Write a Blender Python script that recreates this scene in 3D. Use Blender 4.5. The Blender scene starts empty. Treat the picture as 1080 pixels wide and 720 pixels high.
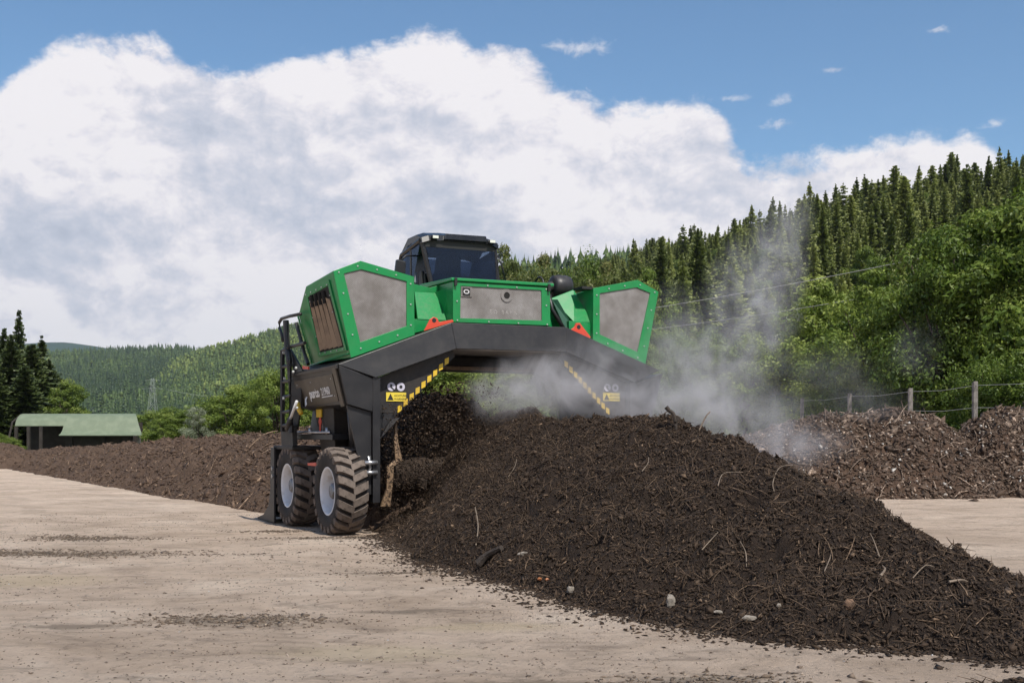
import bpy, bmesh, math, random
import numpy as np
from mathutils import Vector, Matrix

SC = bpy.context.scene
COL = SC.collection
R = math.radians
rnd = random.Random(11)

# ------------------------------------------------------------------ camera
CAM_H, FPX, HOR = 1.57, 1250.0, 455.0
cam_d = bpy.data.cameras.new('camera')
cam = bpy.data.objects.new('camera', cam_d); COL.objects.link(cam)
cam.location = (0, 0, CAM_H); cam.rotation_euler = (R(90), 0, 0)
cam_d.sensor_width = 36.0; cam_d.lens = 36.0 * FPX / 1080.0
cam_d.shift_y = (HOR - 360.0) / 1080.0
cam_d.clip_start = 0.1; cam_d.clip_end = 30000
SC.camera = cam

# ------------------------------------------------------------------ node helper
class NT:
    def __init__(s, tree):
        s.t = tree; s.n = tree.nodes; s.l = tree.links
    def new(s, typ, ins=None, **props):
        nd = s.n.new(typ)
        for k, v in props.items(): setattr(nd, k, v)
        for k, v in (ins or {}).items():
            sock = nd.inputs[k]
            if isinstance(v, bpy.types.NodeSocket): s.l.new(v, sock)
            elif isinstance(v, bpy.types.Node): s.l.new(v.outputs[0], sock)
            else: sock.default_value = v
        return nd
    def m(s, op, a, b=0.0, c=0.0, clamp=False):
        nd = s.n.new('ShaderNodeMath'); nd.operation = op; nd.use_clamp = clamp
        for i, v in enumerate((a, b, c)):
            if isinstance(v, bpy.types.NodeSocket): s.l.new(v, nd.inputs[i])
            elif isinstance(v, bpy.types.Node): s.l.new(v.outputs[0], nd.inputs[i])
            else: nd.inputs[i].default_value = v
        return nd.outputs[0]
    def vm(s, op, a, b=(0, 0, 0)):
        nd = s.n.new('ShaderNodeVectorMath'); nd.operation = op
        for i, v in enumerate((a, b)):
            if isinstance(v, bpy.types.NodeSocket): s.l.new(v, nd.inputs[i])
            elif isinstance(v, bpy.types.Node): s.l.new(v.outputs[0], nd.inputs[i])
            else: nd.inputs[i].default_value = v
        return nd
    def ss(s, x, a, b):
        nd = s.n.new('ShaderNodeMapRange'); nd.interpolation_type = 'SMOOTHSTEP'
        for k, v in (('Value', x), ('From Min', a), ('From Max', b)):
            if isinstance(v, bpy.types.NodeSocket): s.l.new(v, nd.inputs[k])
            else: nd.inputs[k].default_value = v
        return nd.outputs[0]
    def noise(s, vec, scale, detail=4, rough=.55, dist=0):
        return s.new('ShaderNodeTexNoise', {'Vector': vec, 'Scale': scale, 'Detail': detail, 'Roughness': rough, 'Distortion': dist}).outputs[0]
    def mix(s, f, a, b):
        nd = s.n.new('ShaderNodeMix'); nd.data_type = 'RGBA'
        for i, v in ((0, f), (6, a), (7, b)):
            if isinstance(v, bpy.types.NodeSocket): s.l.new(v, nd.inputs[i])
            else:
                if i and len(v) == 3: v = (*v, 1)
                nd.inputs[i].default_value = v
        return nd.outputs[2]
    def ramp(s, f, stops):
        nd = s.n.new('ShaderNodeValToRGB'); e = nd.color_ramp.elements
        while len(e) < len(stops): e.new(.5)
        for i, (p, c) in enumerate(stops):
            e[i].position = p; e[i].color = (*c, 1) if len(c) == 3 else c
        s.l.new(f, nd.inputs[0]); return nd.outputs[0]

# ------------------------------------------------------------------ sky, sun, exposure
SUN_EL, SUN_AZ = R(56), R(150)          # azimuth clockwise from +Y: behind the camera, to its right
world = bpy.data.worlds.new('World'); SC.world = world; world.use_nodes = True
wt = NT(world.node_tree); wt.n.clear()
sky = wt.new('ShaderNodeTexSky', sky_type='NISHITA', sun_disc=False, sun_elevation=SUN_EL, sun_rotation=SUN_AZ,
             altitude=600, air_density=1.0, dust_density=0.6, ozone_density=1.6)
tc = wt.new('ShaderNodeTexCoord').outputs['Generated']
sep = wt.new('ShaderNodeSeparateXYZ', {0: tc})
az = wt.m('ARCTAN2', sep.outputs[0], sep.outputs[1])
hyp = wt.m('SQRT', wt.m('ADD', wt.m('MULTIPLY', sep.outputs[0], sep.outputs[0]), wt.m('MULTIPLY', sep.outputs[1], sep.outputs[1])))
el = wt.m('DIVIDE', sep.outputs[2], wt.m('MAXIMUM', hyp, 1e-4))
# the bank of cumulus: its upper edge as elevation over azimuth
edge_px = [(-420, 120), (-200, 95), (-30, 104), (0, 98), (22, 70), (45, 46), (110, 32), (165, 38), (240, 72), (300, 74), (345, 60), (400, 45), (455, 37), (520, 48), (590, 82), (630, 100),
           (700, 112), (755, 128), (775, 162), (800, 170), (850, 160), (900, 146), (960, 140), (1020, 136), (1045, 150), (1100, 200), (1250, 205), (1500, 150)]
fc = wt.n.new('ShaderNodeFloatCurve'); cv = fc.mapping.curves[0]
pts = [(0.0, .5), (.2, .42)]
for px, py in edge_px:
    a = math.atan((px - 540) / FPX); pts.append((a / (2 * math.pi) + .5, (HOR - py) / FPX * math.cos(a)))
pts += [(.75, .45), (1.0, .5)]
while len(cv.points) < len(pts): cv.points.new(.5, .5)
for p, q in zip(cv.points, pts): p.location = q; p.handle_type = 'AUTO'
fc.mapping.update()
wt.l.new(wt.m('MULTIPLY_ADD', az, 1 / (2 * math.pi), .5), fc.inputs['Value'])
edge = fc.outputs[0]
cvec = wt.new('ShaderNodeCombineXYZ', {0: az, 1: wt.m('MULTIPLY', el, 1.35), 2: 0.0}).outputs[0]
def puffs(vec):
    wob = wt.new('ShaderNodeTexNoise', {'Vector': vec, 'Scale': 11.0, 'Detail': 4.0, 'Roughness': .6}).outputs['Color']
    w2 = wt.vm('ADD', vec, wt.vm('SCALE', wt.vm('SUBTRACT', wob, (.5, .5, .5)).outputs[0]).outputs[0])
    w2.inputs[1].links[0].from_node.inputs['Scale'].default_value = .09
    vo = wt.new('ShaderNodeTexVoronoi', {'Vector': w2.outputs[0], 'Scale': 17.0, 'Detail': 4.0, 'Roughness': .62, 'Lacunarity': 2.2}, feature='SMOOTH_F1', normalize=True)
    vo.inputs['Smoothness'].default_value = .35
    return wt.m('SUBTRACT', 1.0, vo.outputs['Distance'])
pf_a = puffs(cvec); pf_b = puffs(wt.vm('ADD', cvec, (.006, .012, 0)).outputs[0])
n_edge = wt.noise(cvec, 9.0, 10, .6)
n_big = wt.noise(cvec, 4.6, 7, .5)
gap = wt.m('SUBTRACT', edge, el)
gap = wt.m('ADD', gap, wt.m('ADD', wt.m('MULTIPLY', wt.m('SUBTRACT', n_edge, .5), .11), wt.m('MULTIPLY', wt.m('SUBTRACT', pf_a, .72), .045)))
mask = wt.ss(gap, -.003, .014)
# thin the bank near the horizon with blue-grey gaps
# small separate puffs (px, py, half-width, half-height)
wisp = None
for px, py, hw, hh in ((822, 106, 17, 8), (820, 131, 19, 8), (878, 74, 14, 3.5), (1050, 130, 16, 6), (610, 52, 48, 11), (770, 104, 30, 5), (993, 31, 14, 5)):
    a0 = math.atan((px - 540) / FPX); e0 = (HOR - py) / FPX * math.cos(a0)
    dx = wt.m('DIVIDE', wt.m('SUBTRACT', az, a0), hw / FPX); dy = wt.m('DIVIDE', wt.m('SUBTRACT', el, e0), hh / FPX)
    d = wt.m('SQRT', wt.m('ADD', wt.m('MULTIPLY', dx, dx), wt.m('MULTIPLY', dy, dy)))
    w = wt.m('SUBTRACT', 1.15, d)
    wisp = w if wisp is None else wt.m('MAXIMUM', wisp, w)
n_w = wt.noise(cvec, 60.0, 6, .65, .3)
wmask = wt.ss(wt.m('ADD', wisp, wt.m('MULTIPLY', wt.m('SUBTRACT', n_w, .5), 3.2)), .25, 1.5)
mask_all = wt.m('MAXIMUM', mask, wt.m('MULTIPLY', wmask, .6))
mask_all = wt.m('MULTIPLY', mask_all, wt.ss(el, -.02, .0))
# billow relief: the same noise sampled a little towards the sun side
off = wt.vm('ADD', cvec, (.014, .026, 0)).outputs[0]
n1a = wt.noise(cvec, 6.5, 10, .55); n1b = wt.noise(off, 6.5, 10, .55)
relief = wt.m('ADD', wt.m('MULTIPLY', wt.m('SUBTRACT', n1a, n1b), 3.4), wt.m('MULTIPLY', wt.m('SUBTRACT', pf_a, pf_b), 1.7))
depth = wt.m('MULTIPLY', wt.ss(gap, 0.02, .13), -.30)     # its upper rim is thin and bright, the middle grey
low = wt.m('MULTIPLY', wt.ss(el, .11, .045), .30)
b = wt.m('ADD', wt.m('ADD', relief, wt.m('MULTIPLY', wt.m('SUBTRACT', n_big, .5), 1.45)), wt.m('ADD', depth, 1.0))
b = wt.m('ADD', b, low, clamp=True)
cloud_col = wt.ramp(b, [(0.0, (.42, .46, .56)), (.38, (.53, .56, .655)), (.62, (.64, .645, .72)), (.85, (.79, .765, .81)), (1.0, (.87, .84, .86))])
sky_c = wt.mix(1.0, sky.outputs[0], (.74, .98, 1.10)); sky_c.node.blend_type = 'MULTIPLY'
bg_sky = wt.new('ShaderNodeBackground', {'Color': sky_c, 'Strength': .112})
bg_cl = wt.new('ShaderNodeBackground', {'Color': cloud_col, 'Strength': 1.0})
mx = wt.new('ShaderNodeMixShader', {0: mask_all, 1: bg_sky, 2: bg_cl})
wt.new('ShaderNodeOutputWorld', {0: mx})
world.cycles.sampling_method = 'MANUAL'; world.cycles.sample_map_resolution = 1024

sun_d = bpy.data.lights.new('sun', 'SUN'); sun_d.energy = 4.8; sun_d.angle = R(.53); sun_d.color = (1.0, .945, .86)
sun = bpy.data.objects.new('sun', sun_d); COL.objects.link(sun)
sd = Vector((math.sin(SUN_AZ) * math.cos(SUN_EL), math.cos(SUN_AZ) * math.cos(SUN_EL), math.sin(SUN_EL)))
sun.rotation_euler = sd.to_track_quat('Z', 'Y').to_euler(); sun.location = (0, -20, 60)
vs = SC.view_settings; vs.view_transform = 'Standard'; vs.look = 'None'; vs.exposure = 0.12; vs.gamma = 1.0
SC.render.engine = 'CYCLES'
SC.cycles.max_bounces = 5; SC.cycles.diffuse_bounces = 3; SC.cycles.glossy_bounces = 2; SC.cycles.use_adaptive_sampling = True; SC.cycles.adaptive_threshold = .018; SC.cycles.volume_bounces = 1; SC.cycles.transparent_max_bounces = 12
SC.cycles.volume_step_rate = 1.0; SC.cycles.volume_max_steps = 128

# ------------------------------------------------------------------ geometry helpers
def tag(o, label=None, cat=None, group=None, kind=None):
    if label: o['label'] = label
    if cat: o['category'] = cat
    if group: o['group'] = group
    if kind: o['kind'] = kind
    return o
def empty(name, loc=(0, 0, 0), rz=0.0, label=None, cat=None, group=None):
    o = bpy.data.objects.new(name, None); COL.objects.link(o)
    o.location = loc; o.rotation_euler = (0, 0, rz); o.empty_display_size = .2
    return tag(o, label, cat, group)
def link(name, mesh, parent=None):
    o = bpy.data.objects.new(name, mesh); COL.objects.link(o)
    if parent is not None: o.parent = parent
    return o
class MB:
    def __init__(s): s.v = []; s.f = []
    def add(s, vs_, fs):
        o = len(s.v); s.v += [tuple(p) for p in vs_]; s.f += [tuple(i + o for i in f) for f in fs]; return s
    def box(s, a, b_):
        (x0, y0, z0), (x1, y1, z1) = a, b_
        return s.add([(x0, y0, z0), (x1, y0, z0), (x1, y1, z0), (x0, y1, z0), (x0, y0, z1), (x1, y0, z1), (x1, y1, z1), (x0, y1, z1)],
                     [(0, 3, 2, 1), (4, 5, 6, 7), (0, 1, 5, 4), (1, 2, 6, 5), (2, 3, 7, 6), (3, 0, 4, 7)])
    def loft(s, *secs, caps=True):
        n = len(secs[0]); vs_ = [p for q in secs for p in q]; fs = []
        for k in range(len(secs) - 1):
            for i in range(n):
                j = (i + 1) % n
                fs.append((k * n + i, k * n + j, (k + 1) * n + j, (k + 1) * n + i))
        if caps: fs += [tuple(range(n)), tuple(range((len(secs) - 1) * n, len(secs) * n))]
        return s.add(vs_, fs)
    def xz(s, poly, y0, y1): return s.loft([(x, y0, z) for x, z in poly], [(x, y1, z) for x, z in poly])
    def yz(s, poly, x0, x1): return s.loft([(x0, y, z) for y, z in poly], [(x1, y, z) for y, z in poly])
    def plate(s, pts, th):          # polygon of 3D points thickened along its normal
        p = [Vector(q) for q in pts]; n = (p[1] - p[0]).cross(p[2] - p[0]).normalized() * th
        return s.loft([q for q in p], [q + n for q in p])
    def ring(s, outer, inner, d):
        n = len(outer); d = Vector(d)
        O = [Vector(q) for q in outer]; I = [Vector(q) for q in inner]
        vs_ = O + I + [q + d for q in O] + [q + d for q in I]; fs = []
        for i in range(n):
            j = (i + 1) % n
            fs += [(i, j, n + j, n + i), (2 * n + i, 3 * n + i, 3 * n + j, 2 * n + j), (i, 2 * n + i, 2 * n + j, j), (n + i, n + j, 3 * n + j, 3 * n + i)]
        return s.add(vs_, fs)
    def tube(s, pts, r, n=8, r1=None):
        P = [Vector(p) for p in pts]; k = len(P); secs = []
        ref = Vector((0, 0, 1))
        for i, p in enumerate(P):
            t = (P[min(i + 1, k - 1)] - P[max(i - 1, 0)]).normalized()
            u = t.cross(ref)
            if u.length < .1: u = t.cross(Vector((0, 1, 0)))
            u.normalize(); w = t.cross(u)
            rr = r if r1 is None else r + (r1 - r) * i / (k - 1)
            secs.append([p + (u * math.cos(2 * math.pi * j / n) + w * math.sin(2 * math.pi * j / n)) * rr for j in range(n)])
        return s.loft(*secs)
    def lathe(s, prof, c, n=48, closed=False):   # (radius, offset) round the x axis through c
        vs_ = []; m_ = len(prof)
        for j in range(n):
            a = 2 * math.pi * j / n
            for r_, w in prof: vs_.append((c[0] + w, c[1] + r_ * math.cos(a), c[2] + r_ * math.sin(a)))
        fs = []
        for j in range(n):
            k = (j + 1) % n
            for i in range(m_ if closed else m_ - 1):
                i2 = (i + 1) % m_
                fs.append((j * m_ + i, j * m_ + i2, k * m_ + i2, k * m_ + i))
        return s.add(vs_, fs)
    def mesh(s, name, mat_, smooth=False):
        me = bpy.data.meshes.new(name); me.from_pydata(s.v, [], s.f)
        bm = bmesh.new(); bm.from_mesh(me); bmesh.ops.recalc_face_normals(bm, faces=bm.faces); bm.to_mesh(me); bm.free()
        me.materials.append(mat_)
        if smooth:
            for p in me.polygons: p.use_smooth = True
        return me
    def build(s, name, mat_, parent=None, bevel=0.0, smooth=False):
        o = link(name, s.mesh(name, mat_, smooth), parent)
        if bevel:
            md = o.modifiers.new('bevel', 'BEVEL'); md.width = bevel; md.segments = 2; md.limit_method = 'ANGLE'; md.angle_limit = R(35)
        return o
def np_mesh(name, V, F, mat_, tint=None, smooth=False, mats=None, midx=None):
    me = bpy.data.meshes.new(name)
    V = np.asarray(V, np.float32); F = np.asarray(F, np.int32); k = F.shape[1]
    me.vertices.add(len(V)); me.vertices.foreach_set('co', V.ravel())
    me.loops.add(F.size); me.loops.foreach_set('vertex_index', F.ravel())
    me.polygons.add(len(F)); me.polygons.foreach_set('loop_start', np.arange(0, F.size, k, dtype=np.int32))
    if smooth: me.polygons.foreach_set('use_smooth', np.ones(len(F), bool))
    me.update(calc_edges=True)
    if tint is not None:
        at_ = me.attributes.new('tint', 'FLOAT', 'POINT'); at_.data.foreach_set('value', np.asarray(tint, np.float32))
    me.materials.append(mat_)
    return me

def _hash(ix, iy, seed):
    h = (ix.astype(np.int64) * 374761393 + iy.astype(np.int64) * 668265263 + seed * 1442695041) & 0x7fffffff
    h = ((h ^ (h >> 13)) * 1274126177) & 0x7fffffff
    h = (h ^ (h >> 16)) & 0xffff
    return h / 65535.0
def vnoise(x, y, seed=0):
    ix = np.floor(x); iy = np.floor(y); fx = x - ix; fy = y - iy
    fx = fx * fx * (3 - 2 * fx); fy = fy * fy * (3 - 2 * fy)
    a = _hash(ix, iy, seed); b_ = _hash(ix + 1, iy, seed); c = _hash(ix, iy + 1, seed); d = _hash(ix + 1, iy + 1, seed)
    return (a * (1 - fx) + b_ * fx) * (1 - fy) + (c * (1 - fx) + d * fx) * fy
def fbm(x, y, f0, octs, seed=0, gain=.5):
    x = np.asarray(x, float); y = np.asarray(y, float)
    r_ = 0; a = 1; tot = 0
    for o in range(octs):
        r_ = r_ + a * (vnoise(x * f0 + 17.3 * o, y * f0 - 9.1 * o, seed + o) - .5); tot += a; a *= gain; f0 *= 2.03
    return r_ / tot * 2
def sstep(x, a, b_):
    t = np.clip((np.asarray(x, float) - a) / (b_ - a), 0, 1); return t * t * (3 - 2 * t)

# ------------------------------------------------------------------ materials
def material(name):
    m_ = bpy.data.materials.new(name); m_.use_nodes = True; t = NT(m_.node_tree); t.n.clear()
    p = t.new('ShaderNodeBsdfPrincipled'); t.new('ShaderNodeOutputMaterial', {0: p})
    return m_, t, p
def paint(name, c1, c2=None, rough=.45, metal=0.0, scale=3.0, dust=0.0, dustc=(.30, .24, .19), bump=0.0, bscale=60, lo=.4, hi=.7, spec=.5):
    m_, t, p = material(name)
    co = t.new('ShaderNodeTexCoord').outputs['Object']
    n = t.noise(co, scale, 6, .6)
    col = t.mix(t.ss(n, lo, hi), c1, c2 or c1)
    if dust:
        nd = t.noise(co, 9.0, 8, .7, .6)
        z = t.new('ShaderNodeNewGeometry').outputs['Normal']
        up = t.m('MAXIMUM', t.new('ShaderNodeSeparateXYZ', {0: z}).outputs[2], 0.0)
        f = t.m('MULTIPLY', t.ss(nd, .35, .8), t.m('MULTIPLY_ADD', up, .8, dust), clamp=True)
        col = t.mix(f, col, dustc)
    t.l.new(col, p.inputs['Base Color'])
    t.l.new(t.m('MULTIPLY_ADD', n, .25, rough - .12), p.inputs['Roughness'])
    p.inputs['Metallic'].default_value = metal; p.inputs['Specular IOR Level'].default_value = spec
    if bump:
        bp = t.new('ShaderNodeBump', {'Height': t.noise(co, bscale, 5, .6), 'Strength': bump, 'Distance': .02})
        t.l.new(bp.outputs[0], p.inputs['Normal'])
    return m_
M = {}
M['green'] = paint('green_paint', (.004, .235, .06), (.008, .20, .052), .34, dust=.16, dustc=(.11, .22, .10))
M['green_slope'] = M['green']
M['black'] = paint('charcoal_paint', (.014, .014, .016), (.024, .023, .024), .45, dust=.05, dustc=(.10, .085, .072), bump=.05)
M['seam'] = M['black']
M['black_dirty'] = paint('dusty_black_steel', (.012, .011, .011), (.028, .023, .02), .6, dust=.3, dustc=(.09, .07, .055), bump=.15)
M['brown_panel'] = paint('reflected_ground_panel', (.055, .042, .028), (.035, .028, .022), .42, dust=.2, dustc=(.10, .075, .05))  # brown base paints the ground mirrored in dark gloss; dust mixed over
M['mesh'] = paint('perforated_sheet', (.13, .12, .112), (.42, .395, .375), .6, metal=.15, scale=75, dust=.5, dustc=(.26, .22, .2), bump=.6, bscale=160)
M['fin'] = paint('dusty_radiator', (.27, .19, .12), (.19, .13, .085), .6, scale=5)
M['pipe_dark'] = paint('dark_opening', (.008, .007, .006), None, .8)
M['red'] = paint('red_paint', (.62, .06, .025), (.5, .05, .03), .4, dust=.05)
M['yellow'] = paint('yellow_vinyl', (.72, .48, .03), (.55, .36, .04), .5, dust=.15, dustc=(.3, .22, .1))
M['yellow_label'] = paint('yellow_label', (.75, .58, .06), (.6, .45, .05), .5)
M['white'] = paint('white_print', (.72, .72, .72), (.55, .55, .55), .5)
M['violet_white'] = paint('faded_white_label', (.55, .53, .62), (.45, .43, .5), .5)
M['ink'] = paint('black_print', (.015, .015, .015), None, .6)
M['steel'] = paint('bare_steel', (.45, .45, .46), (.28, .27, .26), .35, metal=.8, scale=8)
M['worn'] = paint('worn_rusty_steel', (.30, .20, .12), (.14, .09, .06), .5, metal=.3, scale=10, bump=.3)
M['rotor'] = paint('compost_caked_steel', (.055, .036, .024), (.028, .019, .013), .85, scale=7, bump=.8)
M['cab_paint'] = paint('black_cab_paint', (.008, .008, .009), (.014, .014, .015), .25)
M['rubber'] = paint('tyre_rubber', (.012, .010, .009), (.034, .026, .021), .8, scale=6, bump=.2)
M['lug'] = paint('dusty_tread', (.15, .118, .096), (.05, .038, .03), .85, scale=11, bump=.3, lo=.45, hi=.75)
M['rim'] = paint('white_rim', (.66, .67, .70), (.45, .42, .38), .4, scale=6, lo=.5, hi=.8)
M['hub'] = paint('hub_metal', (.22, .24, .27), (.10, .09, .08), .4, metal=.5, scale=20)
M['bolt'] = paint('zinc_bolt', (.55, .56, .55), (.30, .32, .30), .4, scale=40)
M['lens'] = paint('lamp_lens', (.75, .75, .68), None, .15)
M['cabin'] = paint('cabin_interior', (.012, .012, .014), (.03, .03, .032), .7)
M['seat'] = paint('seat_fabric', (.02, .02, .024), (.035, .035, .04), .9)
M['wood'] = paint('bleached_wood', (.22, .17, .125), (.12, .09, .065), .85, scale=9, bump=.4)
M['darkwood'] = paint('dark_damp_wood', (.035, .026, .02), (.07, .052, .04), .8, scale=12, bump=.6)
M['greywood'] = paint('grey_wood_post', (.24, .215, .195), (.13, .115, .10), .9, scale=7, bump=.5)
M['roof'] = paint('green_metal_roof', (.15, .185, .12), (.19, .225, .15), .6, scale=1.5)
M['shed'] = paint('dark_timber', (.03, .024, .02), (.05, .042, .035), .9, scale=2)
M['pylon'] = paint('galvanised_lattice', (.30, .33, .31), None, .6, metal=.0)
M['wire'] = paint('aluminium_cable', (.42, .42, .42), None, .5)
M['stone'] = paint('pale_stone', (.27, .235, .195), (.15, .13, .105), .85, scale=15, bump=.3)
M['brick'] = paint('rusty_stone', (.17, .10, .06), (.10, .065, .045), .9, scale=15, bump=.4)
M['plastic'] = paint('pale_plastic', (.46, .43, .39), (.28, .24, .20), .6)
M['orange'] = paint('orange_plastic', (.40, .15, .05), (.28, .11, .05), .5)
M['bark'] = paint('bark', (.075, .055, .04), (.035, .027, .02), .95, scale=5, bump=.6)

def perforated():
    m_, t, p = material('perforated_sheet')
    co = t.new('ShaderNodeTexCoord').outputs['Object']; sp = t.new('ShaderNodeSeparateXYZ', {0: co})
    sx = t.m('SINE', t.m('MULTIPLY', sp.outputs[0], 209.0)); sz = t.m('SINE', t.m('MULTIPLY', sp.outputs[2], 209.0))
    hole = t.ss(t.m('MULTIPLY', sx, sz), .05, .45)
    n1 = t.noise(co, 3.0, 6, .6); n2 = t.noise(co, 90, 3, .6)
    base = t.ramp(n1, [(.35, (.21, .19, .175)), (.55, (.28, .262, .25)), (.75, (.345, .335, .325))])
    col = t.mix(t.m('MULTIPLY', hole, t.m('SUBTRACT', .85, t.m('MULTIPLY', t.ss(n1, .3, .75), .45))), base, (.035, .032, .03))
    col = t.mix(t.m('MULTIPLY', t.ss(n2, .4, .7), .35), col, (.12, .11, .10))
    t.l.new(col, p.inputs['Base Color']); p.inputs['Roughness'].default_value = .6; p.inputs['Metallic'].default_value = .1
    bp = t.new('ShaderNodeBump', {'Height': hole, 'Strength': .5, 'Distance': .004}, invert=True); t.l.new(bp.outputs[0], p.inputs['Normal'])
    return m_
M['mesh'] = perforated()

def glass_mat():
    m_ = bpy.data.materials.new('tinted_glass'); m_.use_nodes = True; t = NT(m_.node_tree); t.n.clear()
    tr = t.new('ShaderNodeBsdfTransparent', {'Color': (.36, .42, .50, 1)})
    gl = t.new('ShaderNodeBsdfGlossy', {'Color': (.5, .68, 1, 1), 'Roughness': .02})
    fr = t.new('ShaderNodeFresnel', {'IOR': 1.5})
    mx_ = t.new('ShaderNodeMixShader', {0: fr.outputs[0], 1: tr, 2: gl})
    t.new('ShaderNodeOutputMaterial', {0: mx_}); return m_
M['glass'] = glass_mat()

def compost_mat(name, dark, mid, light, chip=False):
    m_, t, p = material(name)
    co = t.new('ShaderNodeTexCoord').outputs['Object']
    if chip:
        a = t.new('ShaderNodeAttribute', attribute_name='tint').outputs['Fac']
        col = t.ramp(a, [(0, dark), (.55, mid), (.9, light), (1.0, tuple(min(.7, c * 1.9) for c in light))])
        col = t.mix(t.ss(t.noise(co, 30, 3), .3, .7), col, tuple(c * .8 for c in mid))
    else:
        n = t.noise(co, 26, 9, .75, .4); n2 = t.noise(co, 1.1, 5, .6)
        f = t.m('ADD', n, t.m('MULTIPLY', t.m('SUBTRACT', n2, .5), .35))
        col = t.ramp(f, [(.3, dark), (.5, mid), (.66, mid), (.78, light)])
        bp = t.new('ShaderNodeBump', {'Height': t.noise(co, 34, 8, .75, .5), 'Strength': 1.0, 'Distance': .05})
        t.l.new(bp.outputs[0], p.inputs['Normal'])
    t.l.new(col, p.inputs['Base Color']); p.inputs['Roughness'].default_value = .85
    p.inputs['Specular IOR Level'].default_value = .35
    return m_
M['compost'] = compost_mat('damp_compost', (.008, .005, .0033), (.032, .019, .0115), (.085, .054, .033))
M['compost_chip'] = compost_mat('damp_compost_fibre', (.010, .0064, .0040), (.052, .032, .019), (.155, .105, .068), True)
M['windrow'] = compost_mat('dry_compost', (.035, .021, .014), (.11, .07, .047), (.22, .15, .105))
M['windrow_chip'] = compost_mat('dry_compost_fibre', (.04, .025, .017), (.13, .083, .056), (.27, .19, .13), True)
M['rawheap'] = compost_mat('raw_green_waste', (.030, .0175, .011), (.092, .055, .035), (.17, .108, .07))
M['raw_chip'] = compost_mat('raw_waste_fibre', (.028, .018, .012), (.098, .064, .044), (.28, .21, .16), True)

def leaf_mat(name, c1, c2, c3, trans=.35, objvar=.25):
    m_ = bpy.data.materials.new(name); m_.use_nodes = True; t = NT(m_.node_tree); t.n.clear()
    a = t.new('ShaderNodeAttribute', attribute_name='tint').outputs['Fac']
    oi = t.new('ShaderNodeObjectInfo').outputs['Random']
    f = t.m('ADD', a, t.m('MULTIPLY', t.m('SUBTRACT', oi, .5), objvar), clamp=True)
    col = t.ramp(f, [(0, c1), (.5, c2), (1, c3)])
    p = t.new('ShaderNodeBsdfPrincipled', {'Base Color': col, 'Roughness': .5, 'Specular IOR Level': .3})
    tr = t.new('ShaderNodeBsdfTranslucent', {'Color': t.mix(.5, col, (.10, .16, .02))})
    mx_ = t.new('ShaderNodeMixShader', {0: trans, 1: p, 2: tr}); t.new('ShaderNodeOutputMaterial', {0: mx_})
    return m_
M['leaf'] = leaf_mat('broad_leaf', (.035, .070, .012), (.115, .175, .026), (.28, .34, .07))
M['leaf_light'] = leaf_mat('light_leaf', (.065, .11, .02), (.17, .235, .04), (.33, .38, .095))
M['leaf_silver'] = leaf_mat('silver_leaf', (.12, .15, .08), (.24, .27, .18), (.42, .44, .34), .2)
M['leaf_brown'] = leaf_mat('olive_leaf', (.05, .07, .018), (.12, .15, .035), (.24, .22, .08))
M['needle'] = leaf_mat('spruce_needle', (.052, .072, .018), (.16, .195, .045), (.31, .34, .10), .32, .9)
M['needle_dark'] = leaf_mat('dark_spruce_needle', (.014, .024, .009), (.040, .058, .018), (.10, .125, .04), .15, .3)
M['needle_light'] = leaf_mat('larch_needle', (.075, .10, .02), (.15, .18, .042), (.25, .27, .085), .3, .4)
M['needle_far'] = leaf_mat('forest_canopy', (.024, .050, .014), (.082, .13, .030), (.20, .25, .06), .15, 0)

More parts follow.
